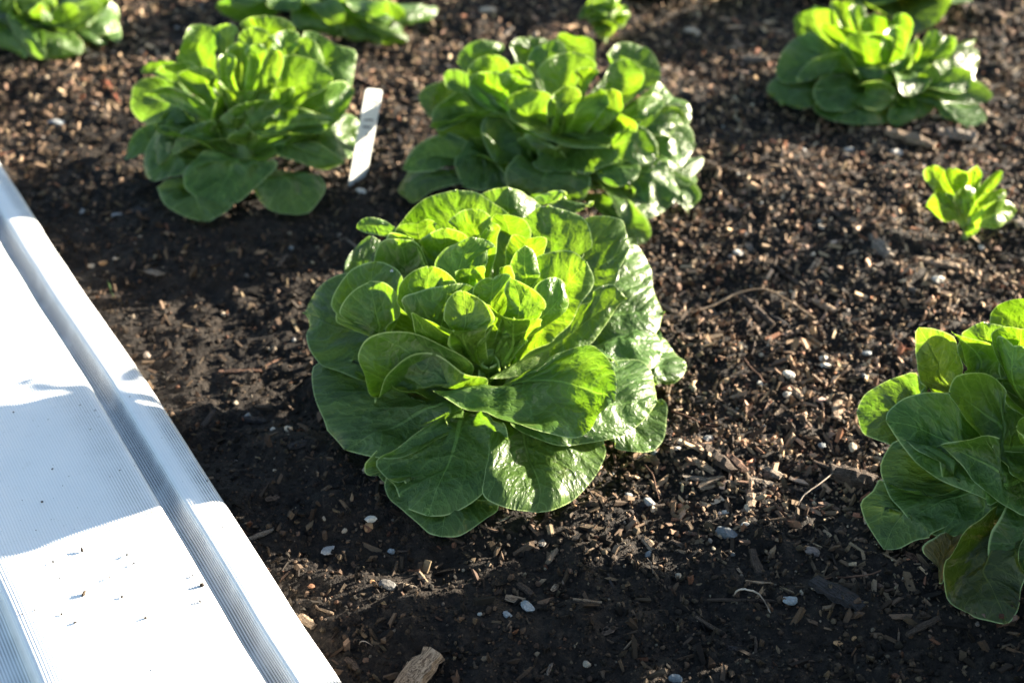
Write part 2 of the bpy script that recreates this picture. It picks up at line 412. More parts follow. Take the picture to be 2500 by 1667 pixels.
def along(pts, n):
    """n points along a smooth curve through pts, evenly spaced."""
    pts = np.asarray(pts, float)
    t = np.linspace(0, len(pts) - 1, (len(pts) - 1) * 24 + 1); i = np.clip(np.floor(t).astype(int), 0, len(pts) - 2); f = (t - i)[:, None]
    p0 = np.where((i > 0)[:, None], pts[np.maximum(i - 1, 0)], 2 * pts[i] - pts[i + 1]); p1 = pts[i]; p2 = pts[i + 1]
    p3 = np.where((i + 2 < len(pts))[:, None], pts[np.minimum(i + 2, len(pts) - 1)], 2 * pts[i + 1] - pts[i])
    C = 0.5 * (2 * p1 + (p2 - p0) * f + (2 * p0 - 5 * p1 + 4 * p2 - p3) * f ** 2 + (3 * p1 - p0 - 3 * p2 + p3) * f ** 3)
    L = np.concatenate([[0], np.cumsum(np.linalg.norm(np.diff(C, axis=0), axis=1))])
    q = (1 - (1 - np.linspace(0, 1, n)) ** 1.25) * L[-1]
    return np.stack([np.interp(q, L, C[:, k]) for k in range(3)], -1), L[-1]
def rim_surface(B, mid, left, right, T, nu, nv, seed, wave=0.0046, blister=0.0014, roll=0.0022, cup=0.007):
    """A blade given by its midrib and its two edges, each from the stem to the tip."""
    rr = np.random.RandomState(int(abs(seed) * 1000) % 999983)
    sd = (np.mean(right, 0) - np.mean(left, 0)); sd /= np.linalg.norm(sd)
    C, Lr = along([B] + mid + [T], nv); L, _ = along([B - sd * 0.007] + left + [T], nv); R, _ = along([B + sd * 0.007] + right + [T], nv)
    u = np.linspace(-1, 1, nu); u = np.sign(u) * (1 - (1 - np.abs(u)) ** 1.15)
    v = 1 - (1 - np.linspace(0, 1, nv)) ** 1.25
    U, V = np.meshgrid(u, v)
    C, L, R = C[:, None], L[:, None], R[:, None]
    Q = C + U[..., None] * (R - L) / 2 + (0.12 * np.abs(U) ** 1.3 + 0.88 * U ** 2)[..., None] * ((L + R) / 2 - C)
    hw = np.where(U < 0, np.linalg.norm(L - C, axis=-1), np.linalg.norm(R - C, axis=-1))
    X = U * hw; Y = V * Lr
    Q = noise_relief(Q, U, V, X, Y, hw, 0.6, seed, wave, blister, roll, rr, cup)
    return Q, U, V, X, Y, np.minimum((1 - np.abs(U)) * np.maximum(hw, .004), (1 - V) * Lr)
def add_leaf(root, org, pts, seed, nu=29, nv=33, color=(1, 1, 1), **kw):
    if len(pts) == 5 and not isinstance(pts[1], list):
        surf = leaf_surface(*[np.asarray(p, float) - org for p in pts], nu, nv, seed, **kw)
    else:
        B, mid, left, right, T = pts
        surf = rim_surface(B - org, [p - org for p in mid], [p - org for p in left], [p - org for p in right], T - org, nu, nv, seed, **kw)
    Q, U, V, X, Y, E = surf
    floor = soil_h(Q[..., 0] + org[0], Q[..., 1] + org[1]) + 0.003 - org[2]
    Q[..., 2] = np.where(Q[..., 2] < floor + 0.006, floor + 0.006 * np.exp((np.minimum(Q[..., 2] - floor - 0.006, 0)) / 0.012), Q[..., 2])
    ny, nx = U.shape
    ix = np.arange(nx * ny).reshape(ny, nx)
    q = np.stack([ix[:-1, :-1], ix[:-1, 1:], ix[1:, 1:], ix[1:, :-1]], -1).reshape(-1, 4)
    me = make_mesh('leaf', Q.reshape(-1, 3), q, M_LEAF)
    li = np.empty(len(me.loops), np.int32); me.loops.foreach_get('vertex_index', li)
    for nm, aa, bb in (('cm', X * 100, Y * 100), ('uv', E * 100, V)):
        me.uv_layers.new(name=nm).data.foreach_set('uv', np.stack([aa.ravel()[li], bb.ravel()[li]], -1).astype(np.float32).ravel())
    o = link(bpy.data.objects.new('leaf', me), root)
    o.color = (*color, 1)
    return o
def add_stem(root, h, r):
    ang = np.linspace(0, 2 * np.pi, 13)[:-1]; rows = [(-0.02, 1.1), (0.0, 1.0), (h * 0.4, 0.9), (h * 0.8, 0.6), (h, 0.12)]
    V = [(r * k * math.cos(a), r * k * math.sin(a), z) for z, k in rows for a in ang]
    F = [(i * 12 + j, i * 12 + (j + 1) % 12, (i + 1) * 12 + (j + 1) % 12, (i + 1) * 12 + j) for i in range(4) for j in range(12)]
    F.append(tuple(range(48, 60)))
    mesh_obj('stem', V, F, M_STEM, root)

def leaf_tint(rel, r):
    """Own leaf colour: the heart is paler and yellower, the old outer leaves darker and bluer."""
    a = np.array([1.04, 1.02, 1.02]); b = np.array([1.55, 1.38, 0.85])
    c = a + (b - a) * np.clip(rel, 0, 1)
    return tuple(c * (1 + 0.10 * (r.rand(3) - 0.5)) * (0.92 + 0.16 * r.rand()))

def traced_lettuce(label, base_px, table, scale=1.0, off=(0, 0), res=(29, 33), top=0.13, seed=1, stem_h=0.045, extra=None, **kw):
    """Each row: tip, mid blade, side, other side as (x, y, height in cm) on the photograph; all rise from one stem."""
    r = np.random.RandomState(seed)
    org = P(base_px[0], base_px[1], 0.0); org[2] = float(soil_h(org[0], org[1]))
    root = thing('lettuce', org, label, 'lettuce', 'heads of green lettuce growing in the bed')
    add_stem(root, stem_h, 0.014)
    for k, row in enumerate(table):
        opt = {}
        if isinstance(row[-1], dict): opt = dict(row[-1]); row = row[:-1]
        W = lambda q: P(q[0] / scale + off[0], q[1] / scale + off[1], q[2] * 0.01)
        rim = isinstance(row[1], list)
        if rim:
            T = W(row[0]); mid, left, right = [[W(q) for q in part] for part in row[1:4]]; M = mid[len(mid) // 2]
        else: T, M, S1, S2 = [W(q) for q in row]
        rad = M - org; rad[2] = 0; rl = np.linalg.norm(rad); rad = rad / max(rl, 1e-6)
        bz = opt.pop('bz', max(0.012, min(stem_h + 0.012, 0.5 * (M[2]))))
        B = org + rad * min(0.010, rl * 0.3) + np.array([0, 0, bz])
        rel = (T[2] / top) ** 1.6 * np.clip(1.25 - rl / 0.12, 0.0, 1)
        colr = opt.pop('color', None) or leaf_tint(rel, r)
        lab = opt.pop('label', None)
        o = add_leaf(root, org, (B, mid, left, right, T) if rim else (B, M, T, S1, S2), seed * 10 + k * 1.37, *res, color=colr, **{**kw, **opt})
        if lab: o['label'] = lab
    if extra: extra(root, org, r)
    return root, org
def ring_leaf(root, org, r, az, t, R, H, stem_h, res, k, size=1.0, tint=None, **kw):
    """One leaf of a rosette: t = 0 outermost and lying low, t = 1 upright in the heart."""
    d = np.array([math.cos(az), math.sin(az), 0]); sd = np.array([-math.sin(az), math.cos(az), 0]); z = np.array([0, 0, 1.0])
    rt = R * (1.0 - 0.83 * t ** 0.9) * (0.92 + 0.16 * r.rand()); ht = H * (0.07 + 0.93 * t ** 0.75) * (0.9 + 0.2 * r.rand())
    B = org + d * 0.008 + z * stem_h * (0.3 + 0.7 * t)
    T = org + d * rt + z * ht
    M = org + d * rt * (0.62 + 0.2 * t) + z * (ht * (0.72 + 0.06 * t) + 0.018 * (1 - t))
    hw = (0.062 - 0.030 * t) * size * (0.9 + 0.25 * r.rand())
    cup = 0.010 + 0.012 * r.rand()
    S1 = M + sd * hw + z * cup * (1 - t) - d * (0.012 + 0.03 * t) * size; S2 = M - sd * hw + z * cup * (1 - t) - d * (0.012 + 0.03 * t) * size
    add_leaf(root, org, (B, M, T, S1, S2), k * 1.91 + org[0] * 40, *res, color=tint or leaf_tint(t ** 1.4, r), **kw)
def rosette(label, org, R, H, n, seed, res=(17, 19), name='lettuce', cat='lettuce', group='heads of green lettuce growing in the bed', size=1.0, tmin=0.0, **kw):
    r = np.random.RandomState(seed)
    org = np.array(org, float); org[2] = float(soil_h(org[0], org[1]))
    root = thing(name, org, label, cat, group)
    add_stem(root, 0.3 * H, 0.010 * size)
    for k in range(n):
        t = tmin + (1 - tmin) * k / (n - 1)
        ring_leaf(root, org, r, seed + k * 2.39996 + 0.25 * (r.rand() - 0.5), t, R, H, 0.32 * H, res, k + seed * 31, size, **kw)
    return root, org

# --- the head in the middle (coordinates straight on the photograph)
MAIN = [
 # either: tip, mid blade, side, side    or: tip, [midrib], [one edge], [other edge], each from the stem outwards
 [(1115,462,13.8),[(1130,600,9.8),(1115,530,11.6)],[(1010,600,9.8),(962,575,10.2),(985,535,11.6),(1010,503,12.6),(1050,477,13.3)],[(1180,600,10.5),(1245,545,11.6),(1235,520,12.3),(1200,495,12.9),(1160,470,13.6)]],
 [(1240,456,12.7),[(1240,560,10),(1240,505,11.3)],[(1170,560,10.5),(1140,500,11.7),(1160,475,12.3),(1195,460,12.6)],[(1300,560,10),(1330,510,10.8),(1320,490,11.3),(1285,468,12.1)]],
 [(1378,478,10.5),(1320,500,9.8),(1290,480,10),(1310,520,9.2),{'tipp':1.2}],
 [(1445,495,9.5),(1385,510,9),(1340,495,9),(1395,525,8.5),{'tipp':1.2}],
 [(873,556,11),(935,560,10.8),(930,537,11.5),(945,584,10)],
 [(846,640,8),(885,640,8),(908,578,9),(870,690,7)],
 [(975,583,12.6),[(985,700,8.6),(985,640,10.6)],[(930,680,8.8),(915,650,9.6),(918,610,11),(935,588,12)],[(1010,690,9.4),(1045,660,10.4),(1035,625,11.6),(1012,592,12.5)]],
 [(1000,590,12.2),(1010,640,10.4),(940,610,11),(1032,660,10.6), {'roll':.006}],
 [(738,762,5.9),[(960,830,5.2),(880,795,6),(800,785,6.2)],[(930,730,7),(880,672,7.6),(846,664,7.6),(800,675,7.4),(765,700,7),(747,730,6.5)],[(980,900,4.6),(930,935,4.4),(870,930,4.4),(805,905,4.4),(770,875,4.6),(752,825,5.2),(752,792,5.5)],{'roll':.002}],
 [(912,639,11.3),[(930,780,7.4),(900,730,8.6),(903,680,10)],[(850,800,6.5),(822,765,7.6),(808,745,8.2),(820,710,9.2),(850,672,10.3),(880,650,10.9)],[(975,760,8.8),(990,720,10),(983,690,10.7),(965,664,11.1),(940,645,11.3)]],
 [(905,686,10.7),[(950,840,6),(925,790,7.8),(912,735,9.5)],[(900,800,7.5),(850,790,7.8),(830,765,8.4),(840,735,9.4),(870,705,10.2)],[(960,820,7.6),(982,770,9.2),(983,740,10),(970,710,10.6),(940,690,10.8)],{'cup':-.003}],
 [(1045,656,13.2),[(1040,770,9.5),(1042,710,11.3)],[(985,760,10),(972,715,11.5),(978,690,12.2),(1005,668,12.8)],[(1090,750,10.8),(1112,705,12.2),(1108,680,12.8),(1085,661,13.2)]],
 [(1095,697,12.6),[(1080,830,8),(1085,760,10.5)],[(1010,800,9),(984,755,10.7),(982,735,11.4),(1010,722,11.9),(1050,706,12.3)],[(1120,800,9.3),(1155,745,11.3),(1166,715,12.2),(1145,702,12.5),(1120,697,12.6)],{'cup':-.003}],
 [(1126,712,13.2),[(1135,830,9.2),(1138,780,10.9),(1132,740,12.3)],[(1095,800,10.6),(1082,780,11.4),(1090,740,12.4),(1108,716,13)],[(1185,815,10.4),(1207,780,11.5),(1195,755,12.2),(1165,735,12.7),(1145,724,13)]],
 [(1108,805,10.8),[(1118,880,6.2),(1115,845,8.4)],[(1030,830,8.5),(1007,775,11),(1006,762,11.6),(1035,775,11.4),(1070,790,11.1)],[(1165,850,8.6),(1205,800,10.8),(1207,788,11.2),(1180,797,11),(1145,806,10.8)],{'wave':.0014,'cup':-.002}],
 [(1150,580,14),[(1120,700,11),(1125,640,12.6)],[(1075,700,11),(1058,655,12),(1062,625,12.8),(1095,595,13.6)],[(1150,700,11.3),(1190,620,13.2),(1199,598,13.9),(1195,584,14)]],
 [(1080,559,13.3),[(1090,640,10.6),(1085,600,11.9)],[(1035,640,10.4),(1020,602,11.6),(1045,575,12.6)],[(1130,620,11.5),(1150,590,12.8),(1125,567,13.3)]],
 [(1020,548,12.5),(1025,585,11),(967,578,11),(1066,556,12)],
 [(1155,509,13.8),[(1155,610,10.8),(1155,550,12.6)],[(1110,590,11.2),(1095,548,12.5),(1110,522,13.2),(1130,512,13.6)],[(1195,600,11.5),(1208,565,12.6),(1200,532,13.2),(1180,515,13.7)]],
 [(1225,528,13.3),(1240,575,11.5),(1203,560,12),(1290,575,12)],
 [(1198,560,14),(1170,630,12.3),(1205,600,13.4),(1135,680,11.7)],
 [(1340,499,13.1),[(1330,640,9.8),(1345,570,11.4)],[(1270,600,10.8),(1260,545,12),(1285,522,12.6),(1315,503,13)],[(1400,650,9.8),(1440,605,11),(1440,570,11.8),(1424,530,12.6),(1390,512,12.9)]],
 [(1290,574,13.3),(1285,622,11.5),(1240,597,12.5),(1338,613,12.5)],
 [(1281,598,13.8),[(1280,700,11.2),(1280,650,12.5)],[(1255,690,11.6),(1244,660,12.3),(1255,620,13.2)],[(1300,690,11.6),(1314,650,12.5),(1302,612,13.5)],{'wave':.0012}],
 [(1230,652,13.5),(1225,692,12),(1200,685,12.5),(1253,677,13)],
 [(1150,655,12.6),(1145,695,11.4),(1100,685,11.8),(1195,672,12.4)],
 [(1434,640,12.5),[(1290,800,7.5),(1345,735,9.8),(1395,680,11.3)],[(1290,700,10.5),(1292,650,12),(1310,628,12.6),(1350,613,12.9),(1395,611,12.9)],[(1325,840,8),(1350,810,8.7),(1385,770,9.8),(1427,711,11),(1443,675,11.8)]],
 [(1537,605,9.5),[(1330,760,7),(1420,680,8.6),(1485,632,9.3)],[(1380,590,10),(1427,530,11.3),(1467,526,11.2),(1500,535,10.8),(1524,552,10.3)],[(1400,790,7.5),(1455,733,8.2),(1480,708,8.6),(1496,690,8.8),(1519,645,9.2)],{'roll':.003}],
 [(1625,760,5),[(1400,800,5),(1480,760,6.2),(1550,755,6)],[(1500,640,7.5),(1536,598,8.2),(1562,593,8),(1593,628,7.2),(1605,694,6.3)],[(1400,870,5),(1453,840,5),(1519,843,4.6),(1570,828,4.5),(1610,805,4.6)],{'roll':.003,'wave':.004,'blister':.0014}],
 [(1532,729,8.9),[(1250,880,5.8),(1330,850,6.5),(1420,795,7.6),(1490,745,8.6)],[(1330,810,7.3),(1400,745,8.8),(1455,730,9.3),(1495,695,10),(1510,705,9.7)],[(1190,925,5.5),(1240,922,5.3),(1300,905,5.5),(1364,880,5.9),(1438,843,6.4),(1478,797,7.3),(1510,752,8.3)]],
 [(1386,695,12.2),[(1225,818,8.8),(1290,800,9.6),(1345,755,11),(1375,715,12)],[(1275,760,10.5),(1300,700,12.2),(1335,678,12.8),(1365,676,12.6)],[(1195,890,6),(1240,850,7.2),(1290,832,7.8),(1330,806,8.6),(1365,775,9.8),(1384,735,11)],{'wave':.004}],
 [(1247,679,13.6),[(1260,790,10),(1268,750,11.3),(1262,712,12.6)],[(1228,760,11.2),(1231,717,12.4),(1238,690,13.2)],[(1315,775,10.8),(1333,755,11.5),(1332,734,12),(1310,711,12.7),(1275,690,13.3)],{'wave':.0014}],
 [(1255,774,11.4),[(1248,850,7.5),(1252,815,9.4)],[(1186,770,10.8),(1186,746,11.8),(1215,762,11.6)],[(1285,825,9),(1322,790,10.8),(1320,776,11.2)],{'wave':.0012,'cup':-.002}],
 [(1205,682,13),(1200,732,11.5),(1155,722,12),(1245,700,12.5)],
 [(915,984,5),[(1100,940,5.5),(1000,945,4.8),(940,965,4.8)],[(1150,880,7.5),(1090,845,8.8),(1010,812,9.6),(940,806,9.6),(890,825,9),(865,872,8),(872,925,6.8),(893,970,5.6)],[(1190,932,6.5),(1130,917,7),(1070,873,7.8),(1030,868,8),(985,885,7.8),(952,915,7.3),(940,945,6.5),(932,975,5.6)],{'roll':.003}],
 [(840,1097,2),[(1080,980,4.2),(1010,1000,3.8),(920,1045,3.2)],[(900,900,4.8),(820,880,5),(765,880,4.6),(756,910,4.1),(765,965,3.4),(785,1022,2.7),(795,1045,2.5)],[(1120,985,4.5),(1120,1000,4.2),(1095,1052,3.4),(1045,1092,2.7),(978,1120,2.1),(915,1117,1.9)],{'blister':.0016,'roll':.003}],
 [(1045,1259,.9),[(1130,1010,3.5),(1110,1080,2.9),(1070,1180,2.2)],[(1090,1010,4),(1040,1040,3.6),(960,1100,2.8),(918,1122,2.3),(925,1145,2),(957,1175,1.8),(969,1207,1.4),(990,1237,1.1)],[(1200,1005,4.4),(1232,1030,4.2),(1242,1060,3.8),(1235,1130,2.9),(1197,1186,2),(1155,1225,1.4),(1092,1255,1)],{'blister':.0014,'roll':.002}],
 [(1078,1310,.2),[(1090,1200,1.2),(1085,1260,.7)],[(1000,1180,1.3),(942,1172,1.3),(948,1215,.9),(985,1248,.6),(1020,1278,.4),(1050,1300,.3)],[(1150,1200,1.3),(1215,1236,.8),(1188,1264,.5),(1145,1293,.3),(1110,1306,.3)]],
 [(925,1168,.8),(985,1120,1.6),(915,1120,1.6),(1010,1170,1.2)],
 [(1310,1251,1.1),[(1270,1030,4),(1300,1110,3.3),(1320,1190,2.3)],[(1200,1080,3.4),(1190,1150,2.8),(1178,1205,2),(1219,1238,1.5)],[(1400,1040,3.8),(1481,1080,2.6),(1470,1135,2),(1440,1180,1.6),(1402,1220,1.3),(1350,1245,1.1)],{'blister':.0016,'roll':.003}],
 [(1609,978,3.7),[(1340,980,4.8),(1440,985,4.8),(1540,975,4.5)],[(1400,900,5.6),(1540,860,5.2),(1600,890,4.6),(1612,940,4.1)],[(1245,1020,4.4),(1300,1060,3.8),(1360,1087,3.3),(1430,1083,3.1),(1490,1073,3),(1540,1057,3),(1582,1021,3.3)],{'blister':.0014,'roll':.002}],
 [(1498,975,6.9),[(1220,935,5.9),(1320,925,6.0),(1400,930,6.0),(1460,950,6.4)],[(1300,900,6.4),(1400,850,7.3),(1445,843,7.5),(1474,865,7.4),(1498,898,7.1),(1506,937,7.0)],[(1060,945,6.4),(1120,972,6.2),(1180,982,6.3),(1219,1006,6.3),(1288,1034,6.4),(1360,1044,6.5),(1417,1039,6.7),(1465,1006,7)],{'blister':.0022,'wave':.004}],
 [(1616,865,3.6),[(1500,830,5),(1570,845,4.4)],[(1560,770,5),(1600,790,4.6),(1620,830,4)],[(1470,880,4.6),(1530,910,4),(1590,900,3.6)],{'roll':.002}],
 [(1670,905,1.5),[(1560,890,3.2),(1620,890,2.6)],[(1580,850,3),(1612,813,2.8),(1650,843,2.2),(1667,880,1.8)],[(1570,930,2.4),(1600,941,1.9),(1640,937,1.6),(1655,930,1.5)]],
 [(1598,1100,.8),[(1500,1020,2.4),(1550,1050,1.8)],[(1560,1000,2.4),(1600,975,2.4),(1622,985,2.2),(1626,1020,1.7),(1622,1068,1.2)],[(1480,1070,1.9),(1500,1092,1.5),(1530,1104,1.1),(1567,1110,.9)]],
]
def main_extra(root, org, r):
    for k in range(9):                      # leaves of the heart between the seen ones and the low leaves behind
        ring_leaf(root, org, r, k * 2.39996, 0.80 + 0.02 * k, 0.08, 0.080, 0.035, (17, 19), k + 400, 0.6)
    for k, az in enumerate((0.9, 1.4, 1.9, 2.4, 2.8)):
        ring_leaf(root, org, r, az, 0.12 + 0.05 * (k % 3), 0.13, 0.13, 0.045, (21, 23), k + 500, 1.0)
main_root, main_org = traced_lettuce('large sharp lettuce head in the middle with its whole rosette in view',
    (1190, 1005), MAIN, res=(41, 47), top=0.135, seed=3, extra=main_extra)

# --- the head right behind it
ROW2 = [
 [(590,253,11.7),[(600,420,9.5),(595,340,10.6)],[(480,440,9.5),(448,385,10.2),(470,310,11),(520,268,11.5)],[(700,400,9.8),(745,310,10.8),(710,272,11.4),(660,258,11.6)]],
 [(900,230,11.7),[(920,400,9.5),(910,310,10.8)],[(790,380,10),(765,300,11),(800,258,11.5),(850,236,11.7)],[(1060,370,9.8),(1110,290,10.8),(1060,250,11.4),(980,234,11.6)]],
 [(1045,258,11.9),[(1000,430,10),(1000,340,11)],[(930,440,10),(893,395,10.6),(920,310,11.4),(980,275,11.7)],[(1080,400,10.4),(1120,320,11.3),(1115,275,11.7)]],
 [(1170,245,11.8),(1180,320,10.5),(1060,270,11),(1300,310,11)],
 [(1620,300,10.6),[(1500,480,8.5),(1550,390,9.7)],[(1420,450,9.3),(1390,350,10.5),(1440,290,10.9),(1530,278,10.9)],[(1620,560,8),(1710,510,8.6),(1728,430,9.3),(1690,350,10.1)]],
 [(1530,376,12),[(1480,570,9.5),(1490,470,10.8)],[(1400,560,9.8),(1395,480,11),(1430,410,11.7),(1480,382,12)],[(1560,600,9.8),(1605,520,10.8),(1600,440,11.6),(1575,395,11.9)]],
 [(1160,333,12.5),[(1130,520,10),(1140,430,11.2)],[(1000,520,10.3),(958,450,11.3),(1000,390,12),(1080,345,12.4)],[(1260,500,10.6),(1310,420,11.7),(1290,375,12.2),(1230,342,12.5)]],
 [(1270,428,12.3),[(1260,540,10.6),(1262,480,11.5)],[(1200,510,11),(1178,470,11.7),(1215,437,12.2)],[(1320,510,11),(1348,470,11.7),(1315,437,12.2)]],
 [(650,355,12),[(650,520,9.6),(650,440,10.7)],[(550,520,9.8),(518,455,10.8),(545,400,11.5),(590,365,11.9)],[(740,510,10),(780,440,11.2),(750,390,11.7),(700,362,12)]],
 [(690,458,11.3),[(690,640,8),(690,560,9.6)],[(590,620,8.5),(535,500,10.4),(560,470,10.9),(620,458,11.3)],[(800,640,8.5),(868,560,10.4),(840,520,10.9),(770,478,11.3)],{'cup':-.003}],
 [(830,408,12),[(830,560,9.8),(830,490,10.8)],[(770,530,10.3),(755,460,11.3),(785,418,11.9)],[(890,560,10),(910,490,11),(880,425,11.8)]],
 [(348,475,9.8),[(520,600,8.5),(440,530,9.3)],[(560,520,9.7),(500,470,10.2),(430,445,10.4),(375,450,10.2)],[(520,680,7.8),(420,620,8.5),(370,550,9.1)]],
 [(185,620,7.5),[(400,680,6.4),(290,640,7.2)],[(440,570,7.9),(380,520,8.6),(300,530,8.6),(220,565,8.1)],[(350,780,5.9),(270,750,6.3),(215,690,6.8)]],
 [(272,775,6.9),[(550,730,6.8),(420,700,7.2)],[(520,610,8.5),(400,615,8.5),(310,670,7.9),(280,720,7.4)],[(740,748,7.4),(600,702,8),(460,730,7.6),(340,820,6.4),(300,825,6.3)]],
 [(390,770,7),(500,850,5.3),(295,840,6),(740,750,7.5)],
 [(88,1080,3),[(380,980,4),(230,1000,3.9)],[(430,890,5.3),(330,875,5.5),(210,915,5),(130,1000,4)],[(440,1075,3.3),(300,1080,3.3),(180,1085,3.2)]],
 [(105,1265,1),(190,1150,2.5),(82,1120,2.2),(250,1240,1.5)],
 [(480,1190,2.1),[(640,980,4.2),(560,1080,3.2)],[(560,890,5.2),(470,950,4.9),(435,1030,4.2),(450,1130,2.8)],[(780,1150,2.6),(740,1205,2),(600,1215,1.8)]],
 [(1000,1200,2.5),[(880,880,5.6),(900,1000,4.5),(940,1110,3.3)],[(740,740,7.6),(620,755,7.8),(598,810,7.4),(640,930,6.2),(720,1050,4.9),(820,1130,3.9),(900,1170,3.1)],[(1200,1100,3.2),(1300,1170,2.5),(1240,1215,2.1),(1120,1222,2.2)],{'cup':.010}],
 [(1180,1096,4.4),[(1200,880,6.3),(1190,1000,5.2)],[(1080,870,6.6),(980,950,6),(938,1005,5.6),(970,1060,4.9),(1060,1088,4.5)],[(1330,860,6.6),(1430,940,6.1),(1472,1010,5.5),(1400,1060,4.8),(1300,1088,4.5)],{'wave':.005}],
 [(1400,945,6.6),[(1000,720,8.2),(1150,820,7.4),(1290,890,6.9)],[(880,600,9.8),(815,655,9.8),(772,700,9.5),(800,750,9),(900,815,8.4),(1000,868,7.8),(1120,905,7.3),(1260,925,6.9)],[(1150,720,8.3),(1300,820,7.4),(1420,880,6.9)],{'cup':.012}],
 [(900,573,11),[(890,740,8.4),(895,650,9.8)],[(780,720,8.8),(742,650,10),(790,600,10.7),(840,580,11)],[(1010,720,8.8),(1040,620,10.4),(1000,585,10.9)]],
 [(1130,548,11.8),[(1110,740,9),(1115,640,10.4)],[(1030,740,9.2),(1003,650,10.5),(1030,590,11.2),(1075,560,11.7)],[(1180,700,9.5),(1225,620,11),(1200,565,11.6)]],
 [(1340,555,11.8),[(1180,740,9),(1270,640,10.5)],[(1080,750,9),(1050,730,9.3),(1120,660,10.3),(1220,595,11.3)],[(1330,750,9),(1400,680,9.9),(1390,590,11.3)]],
 [(1420,566,11.5),[(1410,760,8.7),(1410,670,9.9)],[(1330,720,9.4),(1310,640,10.5),(1340,590,11.2),(1380,570,11.5)],[(1480,740,9.2),(1518,650,10.6),(1500,600,11.1),(1465,575,11.4)]],
 [(1500,740,9.2),(1430,740,8.6),(1320,650,10.2),(1570,795,8)],
 [(1760,625,9),[(1540,760,8),(1640,690,8.8)],[(1520,690,9.2),(1590,620,10.2),(1680,597,10),(1735,600,9.5)],[(1560,830,7.2),(1600,785,7.7),(1690,745,8),(1750,680,8.5)],{'blister':.0022}],
 [(1920,690,7.3),[(1700,700,7.8),(1810,690,7.8)],[(1650,580,9.4),(1700,525,9.6),(1790,560,9),(1870,630,8.1)],[(1750,830,6.2),(1840,810,6.1),(1905,790,6.1)]],
 [(1895,790,6.5),(1720,790,7),(1740,678,8.5),(1720,875,6)],
 [(1958,930,4.4),[(1720,920,5.3),(1840,930,5)],[(1780,830,6.4),(1850,800,6.4),(1920,810,6.1),(1950,860,5.4)],[(1720,1030,4.2),(1790,1065,3.7),(1880,1050,3.6)],{'blister':.0025}],
 [(1720,1000,4.9),[(1500,900,6.7),(1620,940,6)],[(1480,840,7.6),(1560,795,8),(1650,830,7.5),(1710,910,6.3)],[(1420,960,6),(1450,1005,5.3),(1560,1042,4.8),(1660,1035,4.7)],{'blister':.0025}],
 [(1945,1120,2),(1830,1090,3),(1960,975,3.5),(1860,1195,2)],
 [(1830,1280,1.2),[(1630,1120,3.8),(1740,1200,2.5)],[(1660,1030,4.5),(1760,1040,4.2),(1820,1130,3),(1850,1220,1.9)],[(1540,1180,3),(1560,1300,1.7),(1630,1400,.9),(1750,1350,.9)],{'blister':.0025}],
 [(1550,1440,.8),(1510,1250,2.5),(1590,1230,2),(1410,1260,2.5)],
 [(1480,1190,3.5),(1450,1080,4.5),(1320,1100,4),(1585,1060,4.5)],
 [(1590,1565,.2),(1560,1460,1),(1655,1440,1),(1470,1500,.6)],
 [(1922,1338,.5),(1870,1230,1.8),(1932,1210,1.5),(1855,1300,1)],
 [(950,1290,2),(980,1150,4.2),(770,1100,4),(1260,1200,3)],
]
def fill(R, H, n=7, low=6, sh=0.045):
    def f(root, org, r):
        for k in range(n): ring_leaf(root, org, r, k * 2.39996, 0.78 + 0.2 * k / n, R * 0.8, H * 0.62, sh, (13, 15), k + 700, 0.8)
        for k in range(low): ring_leaf(root, org, r, 0.5 + 2.4 * k / max(low - 1, 1), 0.10 + 0.05 * (k % 3), R * 0.95, H, sh, (15, 17), k + 800, 1.0)
    return f
traced_lettuce('broad lettuce head directly behind the middle one, partly hidden by it', (1345, 455), ROW2, 2.614, (950, 0), (25, 29), 0.12, 5, extra=fill(0.13, 0.12))

